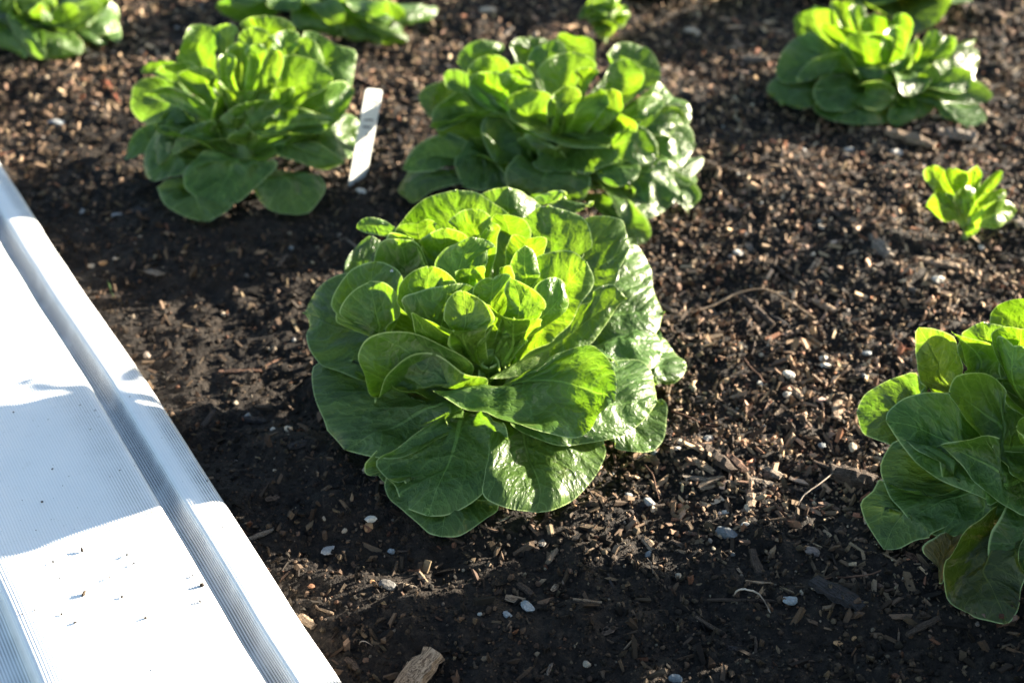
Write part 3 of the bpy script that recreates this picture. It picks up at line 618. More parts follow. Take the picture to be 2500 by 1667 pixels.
# --- the head at the left, beside the white tag
LEFT = [
 [(1060,108,14.5),[(1060,300,11.8),(1060,200,13.2)],[(930,260,12.5),(878,180,13.6),(930,130,14.2),(990,112,14.5)],[(1190,280,12.2),(1265,220,12.9),(1220,150,13.9),(1140,120,14.4)]],
 [(1680,370,10.2),[(1420,450,9.8),(1540,390,10.3)],[(1300,300,11.8),(1330,215,12.6),(1430,235,12.1),(1550,320,11),(1640,345,10.5)],[(1520,640,8),(1640,600,8.1),(1668,500,8.9)]],
 [(620,165,13.6),[(600,400,10.6),(605,280,12.2)],[(500,460,10),(450,430,10.5),(455,350,11.4),(500,250,12.7),(545,180,13.5)],[(700,400,11),(765,300,12.4),(740,220,13.1),(690,180,13.5)]],
 [(790,160,14.1),[(790,330,11.8),(790,240,13)],[(720,300,12.2),(685,210,13.3),(720,175,13.8)],[(850,300,12.3),(875,230,13.2),(850,180,13.9)]],
 [(970,183,14.3),[(970,350,12.2),(970,270,13.2)],[(910,330,12.6),(880,280,13.2),(895,210,14)],[(1040,310,13),(1070,250,13.7),(1040,198,14.2)]],
 [(1230,203,14),[(1170,380,12),(1190,290,13)],[(1080,340,12.7),(1055,275,13.5),(1110,240,13.9),(1170,215,14)],[(1250,370,12.2),(1295,290,13),(1285,225,13.7)]],
 [(1340,248,13.6),[(1330,440,11.2),(1330,340,12.4)],[(1260,400,11.8),(1245,340,12.6),(1280,275,13.3)],[(1390,430,11.4),(1418,360,12.2),(1390,285,13.2)]],
 [(880,288,13.5),[(885,420,11.6),(882,350,12.7)],[(830,420,11.8),(815,350,12.9),(840,300,13.4)],[(930,420,11.8),(950,350,12.9),(920,300,13.4)]],
 [(1000,298,13.6),[(1000,440,11.6),(1000,370,12.7)],[(945,430,11.9),(930,370,12.9),(960,310,13.5)],[(1050,430,11.9),(1068,370,12.9),(1040,310,13.5)]],
 [(960,622,10.2),[(950,790,7.6),(955,700,9)],[(820,680,9.4),(738,520,11.5),(745,560,11.1),(790,605,10.6),(870,622,10.3)],[(1100,680,9.3),(1168,500,11.8),(1155,540,11.2),(1110,590,10.6),(1040,615,10.3)],{'cup':-.003,'wave':.0014}],
 [(780,368,13),[(800,560,10.5),(790,460,11.8)],[(745,540,11),(718,440,12.2),(735,385,12.9)],[(860,540,11),(868,440,12.4),(835,385,12.9)]],
 [(1140,343,13.5),[(1060,580,10.6),(1090,460,12.2)],[(990,580,10.8),(980,520,11.7),(1030,430,12.8),(1085,360,13.4)],[(1140,560,10.9),(1205,450,12.6),(1190,375,13.3)]],
 [(1520,530,11),[(1240,600,9.8),(1370,560,10.5)],[(1160,440,12.4),(1200,385,13),(1320,395,12.7),(1440,435,12.1),(1500,480,11.5)],[(1160,740,9),(1240,732,9.2),(1360,660,9.9),(1470,590,10.5)],{'cup':.010}],
 [(1665,610,8.5),[(1420,740,7.8),(1540,680,8.3)],[(1400,640,9.7),(1510,590,10.2),(1600,565,9.7),(1645,580,9)],[(1440,850,6.9),(1530,815,7.3),(1600,750,7.7),(1650,680,8)]],
 [(290,498,9.1),[(560,540,9.2),(430,505,9.5)],[(600,460,10.6),(470,425,11),(370,445,10.3)],[(580,600,8.4),(460,570,8.7),(350,540,8.7)]],
 [(228,475,9),(370,470,9),(400,416,10),(320,522,8.5)],
 [(140,730,5.5),[(450,720,6.4),(290,690,6.3)],[(480,570,7.9),(340,530,8),(240,550,7.6),(170,610,6.9)],[(560,850,5.2),(420,870,4.8),(280,855,4.5),(175,800,4.9)],{'cup':.010}],
 [(215,640,8),[(560,740,7.6),(400,660,8.2)],[(600,690,8.6),(480,610,9.4),(400,597,9.3),(300,615,8.8)],[(640,810,7),(590,788,7.1),(450,730,7.4),(320,680,7.6)],{'wave':.005}],
 [(600,470,11.5),[(680,680,8),(630,560,10)],[(560,640,8.8),(455,525,10.3),(520,475,11.2)],[(720,640,8.7),(705,550,10.6),(665,490,11.4)]],
 [(930,688,9.6),[(930,880,6.6),(930,780,8)],[(800,850,7),(742,835,7.2),(790,770,8.2),(860,715,9.1)],[(1100,830,7.4),(1165,720,8.9),(1100,690,9.4),(1010,685,9.6)],{'cup':-.002}],
 [(1200,613,10.8),(1180,700,9.2),(1098,660,10),(1252,680,9.5)],
 [(1535,820,6.9),[(1060,870,6.8),(1200,860,6.9),(1370,840,7)],[(1050,810,7.7),(1160,765,8.2),(1290,735,8.5),(1400,770,7.9),(1490,800,7.3)],[(920,890,6.5),(980,920,6.2),(1080,935,6),(1200,910,6.1),(1340,875,6.4),(1460,850,6.7)],{'wave':.005,'blister':.002}],
 [(1480,900,6),(1300,900,6),(1400,848,6.5),(1210,952,5.5)],
 [(1600,1110,3),[(1180,980,4.9),(1320,1020,4.4),(1470,1070,3.7)],[(1180,930,5.5),(1300,935,5.3),(1430,985,4.7),(1530,1050,3.9)],[(1100,1000,4.6),(1150,1065,3.9),(1300,1110,3.4),(1450,1140,3)]],
 [(1735,960,3.4),[(1450,920,5.2),(1600,930,4.5)],[(1460,830,6.4),(1580,780,6.4),(1680,785,5.8),(1728,870,4.6)],[(1440,1020,4),(1530,1080,3.4),(1620,1090,2.9),(1670,1040,3)]],
 [(1270,1472,.4),[(1210,1220,2.9),(1240,1350,1.6)],[(1050,1200,2.8),(980,1270,1.9),(1010,1370,1.1),(1110,1450,.6)],[(1380,1180,2.8),(1450,1250,1.9),(1440,1340,1.1),(1370,1440,.5)]],
 [(720,1392,1.2),[(860,1060,4.9),(800,1160,3.8),(750,1280,2.4)],[(700,1030,5),(580,1075,4.4),(505,1180,3.2),(520,1280,2),(600,1360,1.4)],[(1090,1080,4.3),(1142,1130,3.7),(1060,1220,2.7),(950,1320,1.7),(860,1388,1.2)],{'cup':.010}],
 [(640,1522,.2),[(600,1300,2),(610,1420,1)],[(400,1240,2.2),(330,1270,1.7),(350,1350,1.1),(420,1440,.6),(530,1505,.3)],[(800,1350,1.4),(838,1400,1),(780,1470,.5),(710,1510,.3)]],
 [(270,1228,2.2),[(450,1020,4.6),(360,1110,3.5)],[(380,900,5.7),(280,920,5.3),(215,1000,4.4),(205,1100,3.4),(225,1180,2.6)],[(540,1120,3.8),(500,1190,3),(400,1230,2.4),(330,1238,2.2)],{'cup':.010}],
 [(112,1055,3),(260,960,4),(250,856,5),(210,1070,3)],
 [(335,1128,3.1),[(420,950,5.2),(375,1040,4.2)],[(380,860,6.2),(310,920,5.3),(285,1000,4.4),(300,1090,3.4)],[(480,960,5.1),(420,1040,4.3),(370,1110,3.3)]],
 [(395,1045,4.4),[(640,920,6),(510,960,5.5)],[(720,840,7.2),(600,845,7.1),(500,885,6.5),(430,960,5.5)],[(800,950,5.6),(700,965,5.4),(560,1000,4.9),(450,1050,4.3)],{'cup':.010}],
 [(860,905,6.4),(760,930,5.8),(720,850,6.8),(700,990,5.2)],
]
traced_lettuce('tall lettuce head on the left with the white plant tag stuck beside it', (600, 430), LEFT, 2.8, (270, 0), (23, 27), 0.14, 6, extra=fill(0.115, 0.135))

# --- the head at the upper right
UPRIGHT = [
 [(480,40,8),(480,140,6.5),(343,170,6),(642,130,7.5)],
 [(655,23,9),(660,100,7.5),(603,60,8.5),(732,80,8)],
 [(740,38,8.8),(745,120,7.5),(690,90,8),(802,90,8)],
 [(650,158,8),(650,220,6.5),(518,170,7.5),(782,230,7)],
 [(840,78,8.6),(850,160,7.2),(740,170,7.5),(952,170,7.5)],
 [(1010,88,8.5),(1010,170,7.2),(940,170,7.5),(1082,170,7.5)],
 [(880,428,4.4),[(880,520,3.2),(880,470,3.9)],[(760,480,4.4),(665,300,6.6),(660,255,7),(690,320,6.3),(780,400,5.2)],[(1000,470,4.2),(1080,300,6.5),(1050,340,5.9),(970,405,4.9)],{'cup':-.002,'wave':.0014}],
 [(800,213,7.8),(820,310,6),(680,270,6.8),(952,290,7)],
 [(970,168,8.2),(980,270,6.8),(900,290,7.2),(1062,260,7.2)],
 [(1100,228,7.8),(1100,310,6.5),(1058,330,6.5),(1152,320,6.5)],
 [(1210,188,7.5),(1200,270,6.3),(1150,260,6.5),(1262,270,6.3)],
 [(1290,223,6.8),(1270,310,5.8),(1220,310,6),(1332,300,5.8)],
 [(1455,260,5),(1330,320,5.2),(1330,268,6),(1350,362,4.8)],
 [(1482,460,3),(1370,440,4),(1412,322,4.8),(1440,545,2.5)],
 [(1300,378,5.5),(1250,470,4.2),(1198,420,5.5),(1342,470,4)],
 [(1435,540,2.8),(1280,500,3.8),(1330,428,4.5),(1228,562,3)],
 [(1485,655,1.2),(1320,590,2.5),(1494,540,2.5),(1215,602,2.5)],
 [(1420,805,.3),(1340,690,1.8),(1484,690,1),(1225,680,1.5)],
 [(236,440,3.5),[(560,400,4.6),(400,400,4.1)],[(520,210,6.6),(370,220,6.1),(280,330,4.8)],[(520,480,3.2),(370,505,2.9),(270,500,2.8)],{'cup':.010}],
 [(258,645,1),(370,570,2.2),(232,500,2.3),(475,640,1.2)],
 [(376,490,3.5),(560,430,4.5),(600,348,5.5),(620,482,4)],
 [(570,688,1.7),[(740,520,3.6),(640,590,2.8)],[(660,430,4.8),(560,450,4.3),(470,560,2.9),(500,650,1.9)],[(830,540,3.1),(780,630,2.2),(680,690,1.6)],{'cup':.010}],
 [(1000,622,2.5),(850,600,3),(860,527,4),(760,663,2)],
 [(740,778,.2),[(760,650,1.9),(750,720,1)],[(600,640,2),(470,650,1.5),(520,720,.8),(620,760,.4)],[(950,640,2),(1045,680,1.2),(980,745,.5),(860,775,.2)]],
 [(990,790,.3),(1080,680,1.6),(1205,638,1.5),(955,680,1.3)],
 [(1050,592,3),(1070,480,4.3),(948,480,4.5),(1192,480,4)],
 [(850,522,3.6),(850,440,5),(738,440,4.6),(962,470,4.4)],
]
traced_lettuce('blurred lettuce head towards the upper right corner with bright yellow leaves on its right', (2140, 225), UPRIGHT, 2.529, (1800, 0), (21, 25), 0.085, 8, stem_h=0.03, extra=fill(0.105, 0.078, 10, 5, 0.03))

# --- the head cut by the right edge
RIGHT = [
 [(860,53,12),(850,160,10),(688,130,10.5),(1000,150,11)],
 [(650,137,12.2),[(690,310,9.4),(670,220,11)],[(590,300,9.6),(560,200,11),(585,170,11.6),(620,145,12)],[(780,300,10),(790,210,11.5),(760,165,12),(700,145,12.2)]],
 [(800,166,12.5),(810,260,11),(688,230,11.5),(950,220,12)],
 [(395,160,10.7),[(530,400,6.8),(480,320,8.3),(430,230,9.8)],[(470,420,6.5),(425,410,6.8),(400,350,7.8),(390,300,8.6),(380,240,9.4),(378,185,10.2)],[(600,370,7.6),(570,300,9),(540,220,10.6),(500,185,11),(450,165,11)]],
 [(522,174,12.1),[(660,380,8.6),(640,290,10),(580,220,11.2)],[(600,370,8.6),(580,330,9.2),(555,270,10.3),(540,210,11.4)],[(700,375,9),(755,360,9.3),(766,330,9.7),(740,280,10.5),(680,222,11.4),(600,195,11.8)]],
 [(760,238,11.8),(780,340,10),(698,250,11),(860,330,11)],
 [(147,490,5.4),[(430,540,5.5),(300,480,6)],[(430,450,6.4),(415,395,7.2),(385,330,8),(320,335,7.8),(250,362,7.2),(190,400,6.6),(160,440,6)],[(450,650,4.6),(330,650,4),(270,622,4.2),(215,600,4.4),(170,570,4.7)],{'roll':.002}],
 [(263,530,5.9),[(640,690,5),(480,590,5.8),(370,545,6)],[(600,500,7),(540,430,8.2),(450,418,8.2),(370,430,7.6),(310,450,7),(270,490,6.4)],[(700,850,3.8),(640,825,3.8),(520,770,4),(400,700,4.4),(340,640,4.8),(300,590,5.2)],{'roll':.003}],
 [(498,420,9.1),[(760,620,6.8),(660,510,7.6),(570,440,8.4)],[(780,480,8.2),(760,415,9.6),(660,365,10.6),(560,370,10.2),(515,395,9.6)],[(810,790,5),(740,700,6),(640,600,7.2),(570,530,8),(530,480,8.5),(505,445,8.9)],{'wave':.004}],
 [(463,637,6),[(760,780,5),(650,700,5.6),(550,655,6)],[(740,650,7),(650,598,7.6),(560,615,6.8),(500,625,6.4)],[(840,905,3.4),(760,880,3.8),(680,830,4.2),(620,770,4.8),(560,705,5.2),(500,660,5.6)]],
 [(360,915,2.2),[(700,800,4),(550,810,3.6),(440,860,2.8)],[(500,720,4.6),(350,620,5),(300,600,5),(255,660,4.4),(245,710,3.9),(270,780,3.3),(300,840,2.8)],[(800,870,3.6),(780,902,3),(700,935,2.6),(600,970,2.1),(500,978,1.9),(420,955,2)],{'roll':.002}],
 [(255,1046,.5),[(420,880,2.6),(310,920,1.8)],[(400,830,3),(255,765,2.8),(215,810,2.3),(165,850,1.8),(170,895,1.3),(195,950,1)],[(480,960,1.8),(440,990,1.4),(380,1005,1),(310,1040,.6)],{'wave':.004}],
 [(772,550,9),(850,620,7.5),(870,520,9.5),(811,645,7.5)],
 [(735,1362,.2),[(680,1040,2.4),(690,1200,1.3)],[(560,1000,2.6),(505,1080,2),(492,1180,1.4),(520,1260,.8),(600,1320,.4),(680,1350,.2)],[(800,1030,2.6),(811,1150,1.6),(790,1280,.8),(760,1340,.4)],{'color':(.78,.52,.46),'label':'limp old leaf with brown spots near the soil','wave':.008,'blister':.003,'bz':.012}],
 [(790,1175,.8),(830,1030,2.8),(708,990,2.5),(950,1100,1.5)],
 [(448,1130,.8),(490,1060,1.6),(465,1000,1.5),(515,1150,.8),{'color':(2.0,.75,.8),'label':'withered brown leaf','wave':.006,'bz':.012}],
]
def right_extra(root, org, r):
    for k in range(12): ring_leaf(root, org, r, k * 2.39996, 0.7 + 0.025 * k, 0.125, 0.135, 0.05, (19, 21), k + 900, 0.9)
    for k in range(10): ring_leaf(root, org, r, -0.45 + 0.15 * k, 0.08 + 0.42 * ((k * 0.618) % 1), 0.140, 0.135, 0.05, (19, 21), k + 950, 1.0)
traced_lettuce('lettuce head cut off by the right edge with a limp spotted leaf at its foot', (2573, 1190), RIGHT, 1.622, (2000, 700), (37, 43), 0.125, 9, extra=right_extra, cup=0.014)

# --- the heads cut by the upper edge
TOPL = [
 [(560,287,3.5),(560,180,5),(318,100,6.5),(835,40,6.5)],
 [(300,442,1.5),(220,250,3.8),(78,150,4.5),(362,360,2.5)],
 [(450,497,.3),(480,370,2.2),(245,380,2),(705,400,1)],
 [(800,130,4),(720,150,4),(842,28,5),(678,242,3)],
 [(855,395,.5),(730,300,2),(832,288,1.5),(715,362,1)],
 [(978,372,.5),(860,250,2),(945,188,2),(838,282,1.5)],
 [(968,180,2),(870,160,3),(902,78,3),(880,232,2)],
 [(100,445,.6),(80,340,2),(-60,300,2),(235,430,1)],
 [(500,28,8),(530,140,6),(428,150,6.5),(652,80,7)],
]
traced_lettuce('blurred lettuce head in the upper left corner beyond the white sheet', (90, 98), TOPL, 3.36, (0, 0), (21, 25), 0.10, 11, stem_h=0.035, extra=fill(0.11, 0.10, 14, 9, 0.035))
TOPM = [
 [(250,155,1.5),(400,50,4),(168,0,4),(522,200,1)],
 [(800,97,3.5),(780,10,4.5),(568,20,4.5),(932,10,5)],
 [(1240,273,2),(1140,110,4),(955,20,5),(1275,30,5)],
 [(1550,150,4),(1530,60,5),(1288,0,6),(1742,60,5.5)],
 [(1420,398,.5),(1450,300,2),(1318,280,1.5),(1605,390,.5)],
 [(1765,398,.4),(1680,280,2.2),(1834,330,1),(1578,350,1)],
 [(2120,140,1.5),(1920,120,2.7),(2052,28,3),(1878,218,1.5)],
 [(1732,210,2.5),(1620,160,3.5),(1702,138,3.5),(1578,210,3)],
 [(1100,335,.8),(1080,210,2.5),(845,180,2),(1305,280,1.5)],
 [(1842,272,1),(1760,180,2.5),(1802,58,4),(1780,302,1)],
]
traced_lettuce('blurred lettuce head cut by the top edge, behind the one with the white tag', (805, 30), TOPM, 3.794, (500, 0), (21, 25), 0.10, 12, stem_h=0.035, extra=fill(0.125, 0.11, 14, 12, 0.035))
def px0(x, y): return P(x, y, 0.0)
rosette('sliver of a lettuce head at the top edge, right of the upper left corner', px0(330, -95), 0.13, 0.11, 26, 13)
rosette('lettuce head at the top edge of which only low dark leaves show', px0(1640, -50), 0.125, 0.07, 28, 14)
rosette('lettuce head at the top edge, close behind the one towards the upper right', px0(2160, 0), 0.135, 0.085, 32, 15)
# unseen plant added just past the right edge, made tall to shade the foreground
rosette('unseen lettuce head added outside the right edge to shade the foreground', P(3010, 1560, 0), 0.15, 0.175, 32, 16)

# --- the two seedlings
SEED = [
 [(1195,1025,6.5),[(1330,1230,3.5),(1260,1120,5.2)],[(1240,1240,3.4),(1205,1160,4.8),(1175,1090,5.7),(1178,1045,6.3)],[(1330,1130,5),(1290,1060,6),(1250,1030,6.5)]],
 [(1340,1035,6.8),[(1380,1220,3.5),(1350,1120,5.4)],[(1300,1180,4.6),(1275,1090,6),(1285,1040,6.8)],[(1440,1180,4.6),(1450,1090,6),(1420,1050,6.5)]],
 [(1480,1018,7),[(1460,1200,4),(1470,1110,5.5)],[(1430,1150,4.9),(1438,1070,6.2)],[(1510,1150,4.8),(1515,1070,6.2)]],
 [(1640,1085,5.9),[(1480,1240,3.6),(1560,1130,5.2)],[(1460,1180,4.6),(1520,1090,6),(1590,1045,6.5),(1630,1055,6.3)],[(1530,1230,3.7),(1580,1170,4.6),(1625,1120,5.4)]],
 [(1157,1275,2.4),[(1380,1320,2.4),(1270,1290,2.9)],[(1340,1230,4),(1260,1190,4.2),(1200,1190,3.9),(1165,1230,3.1)],[(1390,1360,1.7),(1300,1378,1.6),(1220,1350,1.7)]],
 [(1222,1180,4.7),[(1380,1300,2.8),(1300,1235,4)],[(1300,1200,4.8),(1260,1180,5)],[(1330,1280,3.2),(1260,1265,3.5),(1222,1225,4.2)]],
 [(1400,1160,5.2),[(1410,1300,3),(1405,1230,4.1)],[(1350,1270,3.5),(1335,1215,4.5),(1360,1175,5.1)],[(1470,1280,3.3),(1485,1220,4.3),(1450,1175,5)]],
 [(1660,1180,4.4),[(1480,1320,2.6),(1570,1240,3.8)],[(1480,1240,4),(1550,1180,5),(1620,1160,4.9)],[(1560,1310,2.7),(1640,1260,3.3),(1670,1215,3.9)]],
 [(1728,1300,2.3),[(1480,1370,1.8),(1600,1320,2.7)],[(1510,1290,3),(1580,1245,3.7),(1670,1240,3.5),(1710,1265,3)],[(1500,1400,1.4),(1590,1402,1.4),(1670,1375,1.6),(1715,1340,1.9)]],
 [(1420,1468,.2),[(1440,1380,1.5),(1435,1420,.9)],[(1405,1390,1.4),(1395,1430,.7)],[(1480,1380,1.5),(1500,1410,1),(1460,1450,.4)]],
]
s_org = P(2358, 572, 0); s_org[2] = float(soil_h(s_org[0], s_org[1]))
s_root = thing('lettuce_seedling', s_org, 'small bright seedling alone on the soil near the right edge', 'seedling', 'young lettuce seedlings')
add_stem(s_root, 0.028, 0.0035)
_r = np.random.RandomState(20)
for k, row in enumerate(SEED):
    W = lambda q: P(q[0] / 2.529 + 1800, q[1] / 2.529, q[2] * 0.01)
    T = W(row[0]); mid, left, right = [[W(q) for q in part] for part in row[1:]]
    add_leaf(s_root, s_org, (s_org + np.array([0, 0, 0.016]), mid, left, right, T), 300 + k * 1.7, 19, 21, color=tuple(np.array([1.9, 1.65, .9]) * (0.92 + .16 * _r.rand())), wave=0.0055, blister=0.0006, cup=0.005)
rosette('tiny bright seedling at the top, behind the broad lettuce head', P(1474, 92, 0), 0.047, 0.060, 20, 21, (13, 15), 'lettuce_seedling', 'seedling', 'young lettuce seedlings', 0.42, 0.2, tint=(1.9, 1.65, .95), wave=0.005, blister=0.0005)

# ------------------------------------------------------------------ the plant tag
def build_tag():
    b = P(868, 436, 0.0); b[2] = float(soil_h(b[0], b[1]))
    tl, tr_ = P(893, 219, 0.092), P(935, 216, 0.092)
    bl, br = P(853, 440, 0.0), P(893, 440, 0.0)
    up = (tl + tr_) / 2 - (bl + br) / 2; Lh = np.linalg.norm(up); up /= Lh
    xa = tr_ - tl; W = 0.0215; xa -= up * np.dot(xa, up); xa /= np.linalg.norm(xa)
    xa = np.array(Matrix.Rotation(math.radians(30), 3, Vector(up)) @ Vector(xa))     # the plate is turned towards the sun
    na = np.cross(xa, up)
    if na[1] > 0: na = -na
    root = thing('plant_tag', b, 'white plastic plant tag with faded handwriting stuck in the soil beside the left lettuce', 'plant label')
    c0 = (bl + br) / 2 - b
    cr = 0.0035
    pts = [(-W / 2 * 0.25, -0.03), (W / 2 * 0.25, -0.03), (W / 2, -0.008), (W / 2, Lh - cr)]
    pts += [(W / 2 - cr + cr * math.cos(a), Lh - cr + cr * math.sin(a)) for a in np.linspace(0.3, math.pi / 2, 4)]
    pts += [(-W / 2 + cr + cr * math.cos(a), Lh - cr + cr * math.sin(a)) for a in np.linspace(math.pi / 2, math.pi - 0.3, 4)]
    pts += [(-W / 2, Lh - cr), (-W / 2, -0.008)]
    n = len(pts); th = 0.0008
    V = [c0 + xa * x + up * y + na * s for s in (th / 2, -th / 2) for x, y in pts]
    F = [tuple(range(n)), tuple(range(2 * n - 1, n - 1, -1))] + [(i, (i + 1) % n, n + (i + 1) % n, n + i) for i in range(n)]
    mesh_obj('plate', V, F, M_TAG, root, False)
    # pencil strokes, written along the tag (position along the tag, across it)
    strokes = [[(.865, .25), (.872, .0), (.868, -.22), (.857, -.30)], [(.835, .10), (.832, .08)], [(.825, -.12), (.835, -.16), (.828, -.2)],
               [(.66, .20), (.668, .02), (.665, -.18)], [(.588, .22), (.592, .10), (.584, 0), (.592, -.12)],
               [(.515, -.02), (.502, -.07), (.488, -.03)], [(.448, .05), (.44, .0), (.448, -.05)],
               [(.335, .12), (.32, .0), (.335, -.1)], [(.27, .2), (.262, .02), (.275, -.15)], [(.2, .15), (.19, -.05)]]
    V, F = [], []
    for st in strokes:
        q = [c0 + xa * (-x * W * 1.3) + up * (y * Lh) + na * (th / 2 + 0.0003) for y, x in st]
        for a, b_ in zip(q[:-1], q[1:]):
            d = b_ - a; d /= np.linalg.norm(d); sd = np.cross(d, na) * 0.0008
            k = len(V); V += [a - sd - d * .0003, b_ - sd + d * .0003, b_ + sd + d * .0003, a + sd - d * .0003]; F.append((k, k + 1, k + 2, k + 3))
    mesh_obj('handwriting', V, F, M_INK, root, False)
build_tag()

# ------------------------------------------------------------------ loose crumbs and shreds (nobody could count them)
def ico():
    t = (1 + 5 ** 0.5) / 2
    v = np.array([(-1, t, 0), (1, t, 0), (-1, -t, 0), (1, -t, 0), (0, -1, t), (0, 1, t), (0, -1, -t), (0, 1, -t), (t, 0, -1), (t, 0, 1), (-t, 0, -1), (-t, 0, 1)], float)
    v /= np.linalg.norm(v[0])
    f = np.array([(0, 11, 5), (0, 5, 1), (0, 1, 7), (0, 7, 10), (0, 10, 11), (1, 5, 9), (5, 11, 4), (11, 10, 2), (10, 7, 6), (7, 1, 8),
                  (3, 9, 4), (3, 4, 2), (3, 2, 6), (3, 6, 8), (3, 8, 9), (4, 9, 5), (2, 4, 11), (6, 2, 10), (8, 6, 7), (9, 8, 1)])
    return v, f
def rot_mats(n, tilt):
    """Random heading, small random tilt."""
    a = RNG.rand(n) * 2 * np.pi; b = RNG.randn(n) * tilt; c = RNG.randn(n) * tilt
    ca, sa, cb, sb, cc, sc = np.cos(a), np.sin(a), np.cos(b), np.sin(b), np.cos(c), np.sin(c)
    Z = np.zeros(n); O = np.ones(n)
    Ra = np.stack([ca, -sa, Z, sa, ca, Z, Z, Z, O], -1).reshape(n, 3, 3)
    Rb = np.stack([cb, Z, sb, Z, O, Z, -sb, Z, cb], -1).reshape(n, 3, 3)
    Rc = np.stack([O, Z, Z, Z, cc, -sc, Z, sc, cc], -1).reshape(n, 3, 3)
    return Ra @ Rb @ Rc
def scatter_xy(n):
    """Denser near the camera, within the ground the camera sees (plus a margin)."""
    out = np.zeros((0, 2))
    while len(out) < n:
        y = 0.56 + 1.5 * RNG.rand(n * 2) ** 1.35
        x = (RNG.rand(n * 2) * 2 - 1) * (0.16 + 0.36 * y * 1.12 + 0.05)
        keep = cover_offset(x, y) < 0.0
        out = np.concatenate([out, np.stack([x[keep], y[keep]], -1)])
    return out[:n]
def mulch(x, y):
    """Where the bed carries coarse bark mulch (to the right and at the back); elsewhere it is fine compost. Also steers the sun and shade painted into the tint."""
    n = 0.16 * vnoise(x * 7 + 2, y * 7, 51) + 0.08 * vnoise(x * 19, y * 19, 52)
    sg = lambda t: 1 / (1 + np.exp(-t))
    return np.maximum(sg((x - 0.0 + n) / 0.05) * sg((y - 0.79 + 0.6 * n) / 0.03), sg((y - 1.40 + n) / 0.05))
def scatter(name, n, bv, bf, size, tints, tilt, jitter, label, coarse=False):
    xy = scatter_xy(n * 3 if coarse else n)
    if coarse:
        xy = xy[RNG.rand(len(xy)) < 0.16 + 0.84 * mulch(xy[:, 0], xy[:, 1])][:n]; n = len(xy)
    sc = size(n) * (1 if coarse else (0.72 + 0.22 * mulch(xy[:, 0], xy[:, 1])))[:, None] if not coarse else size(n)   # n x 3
    V = bv[None] * (1 + jitter * (RNG.rand(n, len(bv), 3) - 0.5)) * sc[:, None, :]
    V = np.einsum('nij,nkj->nki', rot_mats(n, tilt), V)
    z = soil_h(xy[:, 0], xy[:, 1]) + soil_fine(xy[:, 0], xy[:, 1]) + sc[:, 2] * (0.1 + 0.6 * RNG.rand(n))
    V += np.stack([xy[:, 0], xy[:, 1], z], -1)[:, None, :]
    F = (bf[None] + (np.arange(n) * len(bv))[:, None, None]).reshape(-1, bf.shape[1])
    o = mesh_obj(name, V.reshape(-1, 3), F, M_CRUMB, None, False)
    t = tints(n) * (0.46 + 1.24 * mulch(xy[:, 0], xy[:, 1]))[:, None]  # mulch tone, pushed to lighten sunlit ground and darken shaded ground in the colour
    c = np.concatenate([np.repeat(t[:, None, :], len(bv), 1), np.ones((n, len(bv), 1))], -1).reshape(-1).astype(np.float32)
    o.data.attributes.new('tint', 'FLOAT_COLOR', 'POINT').data.foreach_set('color', c)
    tag(o, label, kind='stuff')
    return o
def pick(n, cols, p, var=0.55):
    i = RNG.choice(len(cols), n, p=p); c = np.array(cols)[i]
    return c * (1 + var * (RNG.rand(n, 1) * 2 - 1)) * (1 + 0.06 * (RNG.rand(n, 3) * 2 - 1))
iv, if_ = ico()
def sz_crumb(n):
    s = 0.0005 + 0.0010 * RNG.rand(n) ** 2 + 0.0024 * (RNG.rand(n) ** 7)
    return np.stack([s * (0.8 + .6 * RNG.rand(n)), s * (0.8 + .6 * RNG.rand(n)), s * (0.7 + .4 * RNG.rand(n))], -1)
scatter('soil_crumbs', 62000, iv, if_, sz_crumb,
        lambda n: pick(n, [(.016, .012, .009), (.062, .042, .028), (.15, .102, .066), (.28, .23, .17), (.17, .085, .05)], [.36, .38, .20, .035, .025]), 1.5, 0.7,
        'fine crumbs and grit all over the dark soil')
bxv = np.array([(-1, -.8, -1), (1, -1, -.7), (1.1, .7, -1), (-.9, 1, -1), (-1.1, -.7, 1), (.9, -.8, 1), (1, .8, .8), (-1, .9, 1)], float)
bxf = np.array([(0, 3, 2, 1), (4, 5, 6, 7), (0, 1, 5, 4), (1, 2, 6, 5), (2, 3, 7, 6), (3, 0, 4, 7)])
def sz_shred(n):
    l = 0.0012 + 0.0062 * RNG.rand(n) ** 2.3
    return np.stack([l, l * (0.08 + 0.30 * RNG.rand(n) ** 1.3) + .0002, l * (0.06 + 0.18 * RNG.rand(n)) + 0.0003], -1)
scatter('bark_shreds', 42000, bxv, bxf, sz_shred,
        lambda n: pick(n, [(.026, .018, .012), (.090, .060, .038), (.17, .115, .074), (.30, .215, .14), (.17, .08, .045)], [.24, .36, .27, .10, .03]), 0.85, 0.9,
        'small shreds of bark mulch littering the dark soil', True)

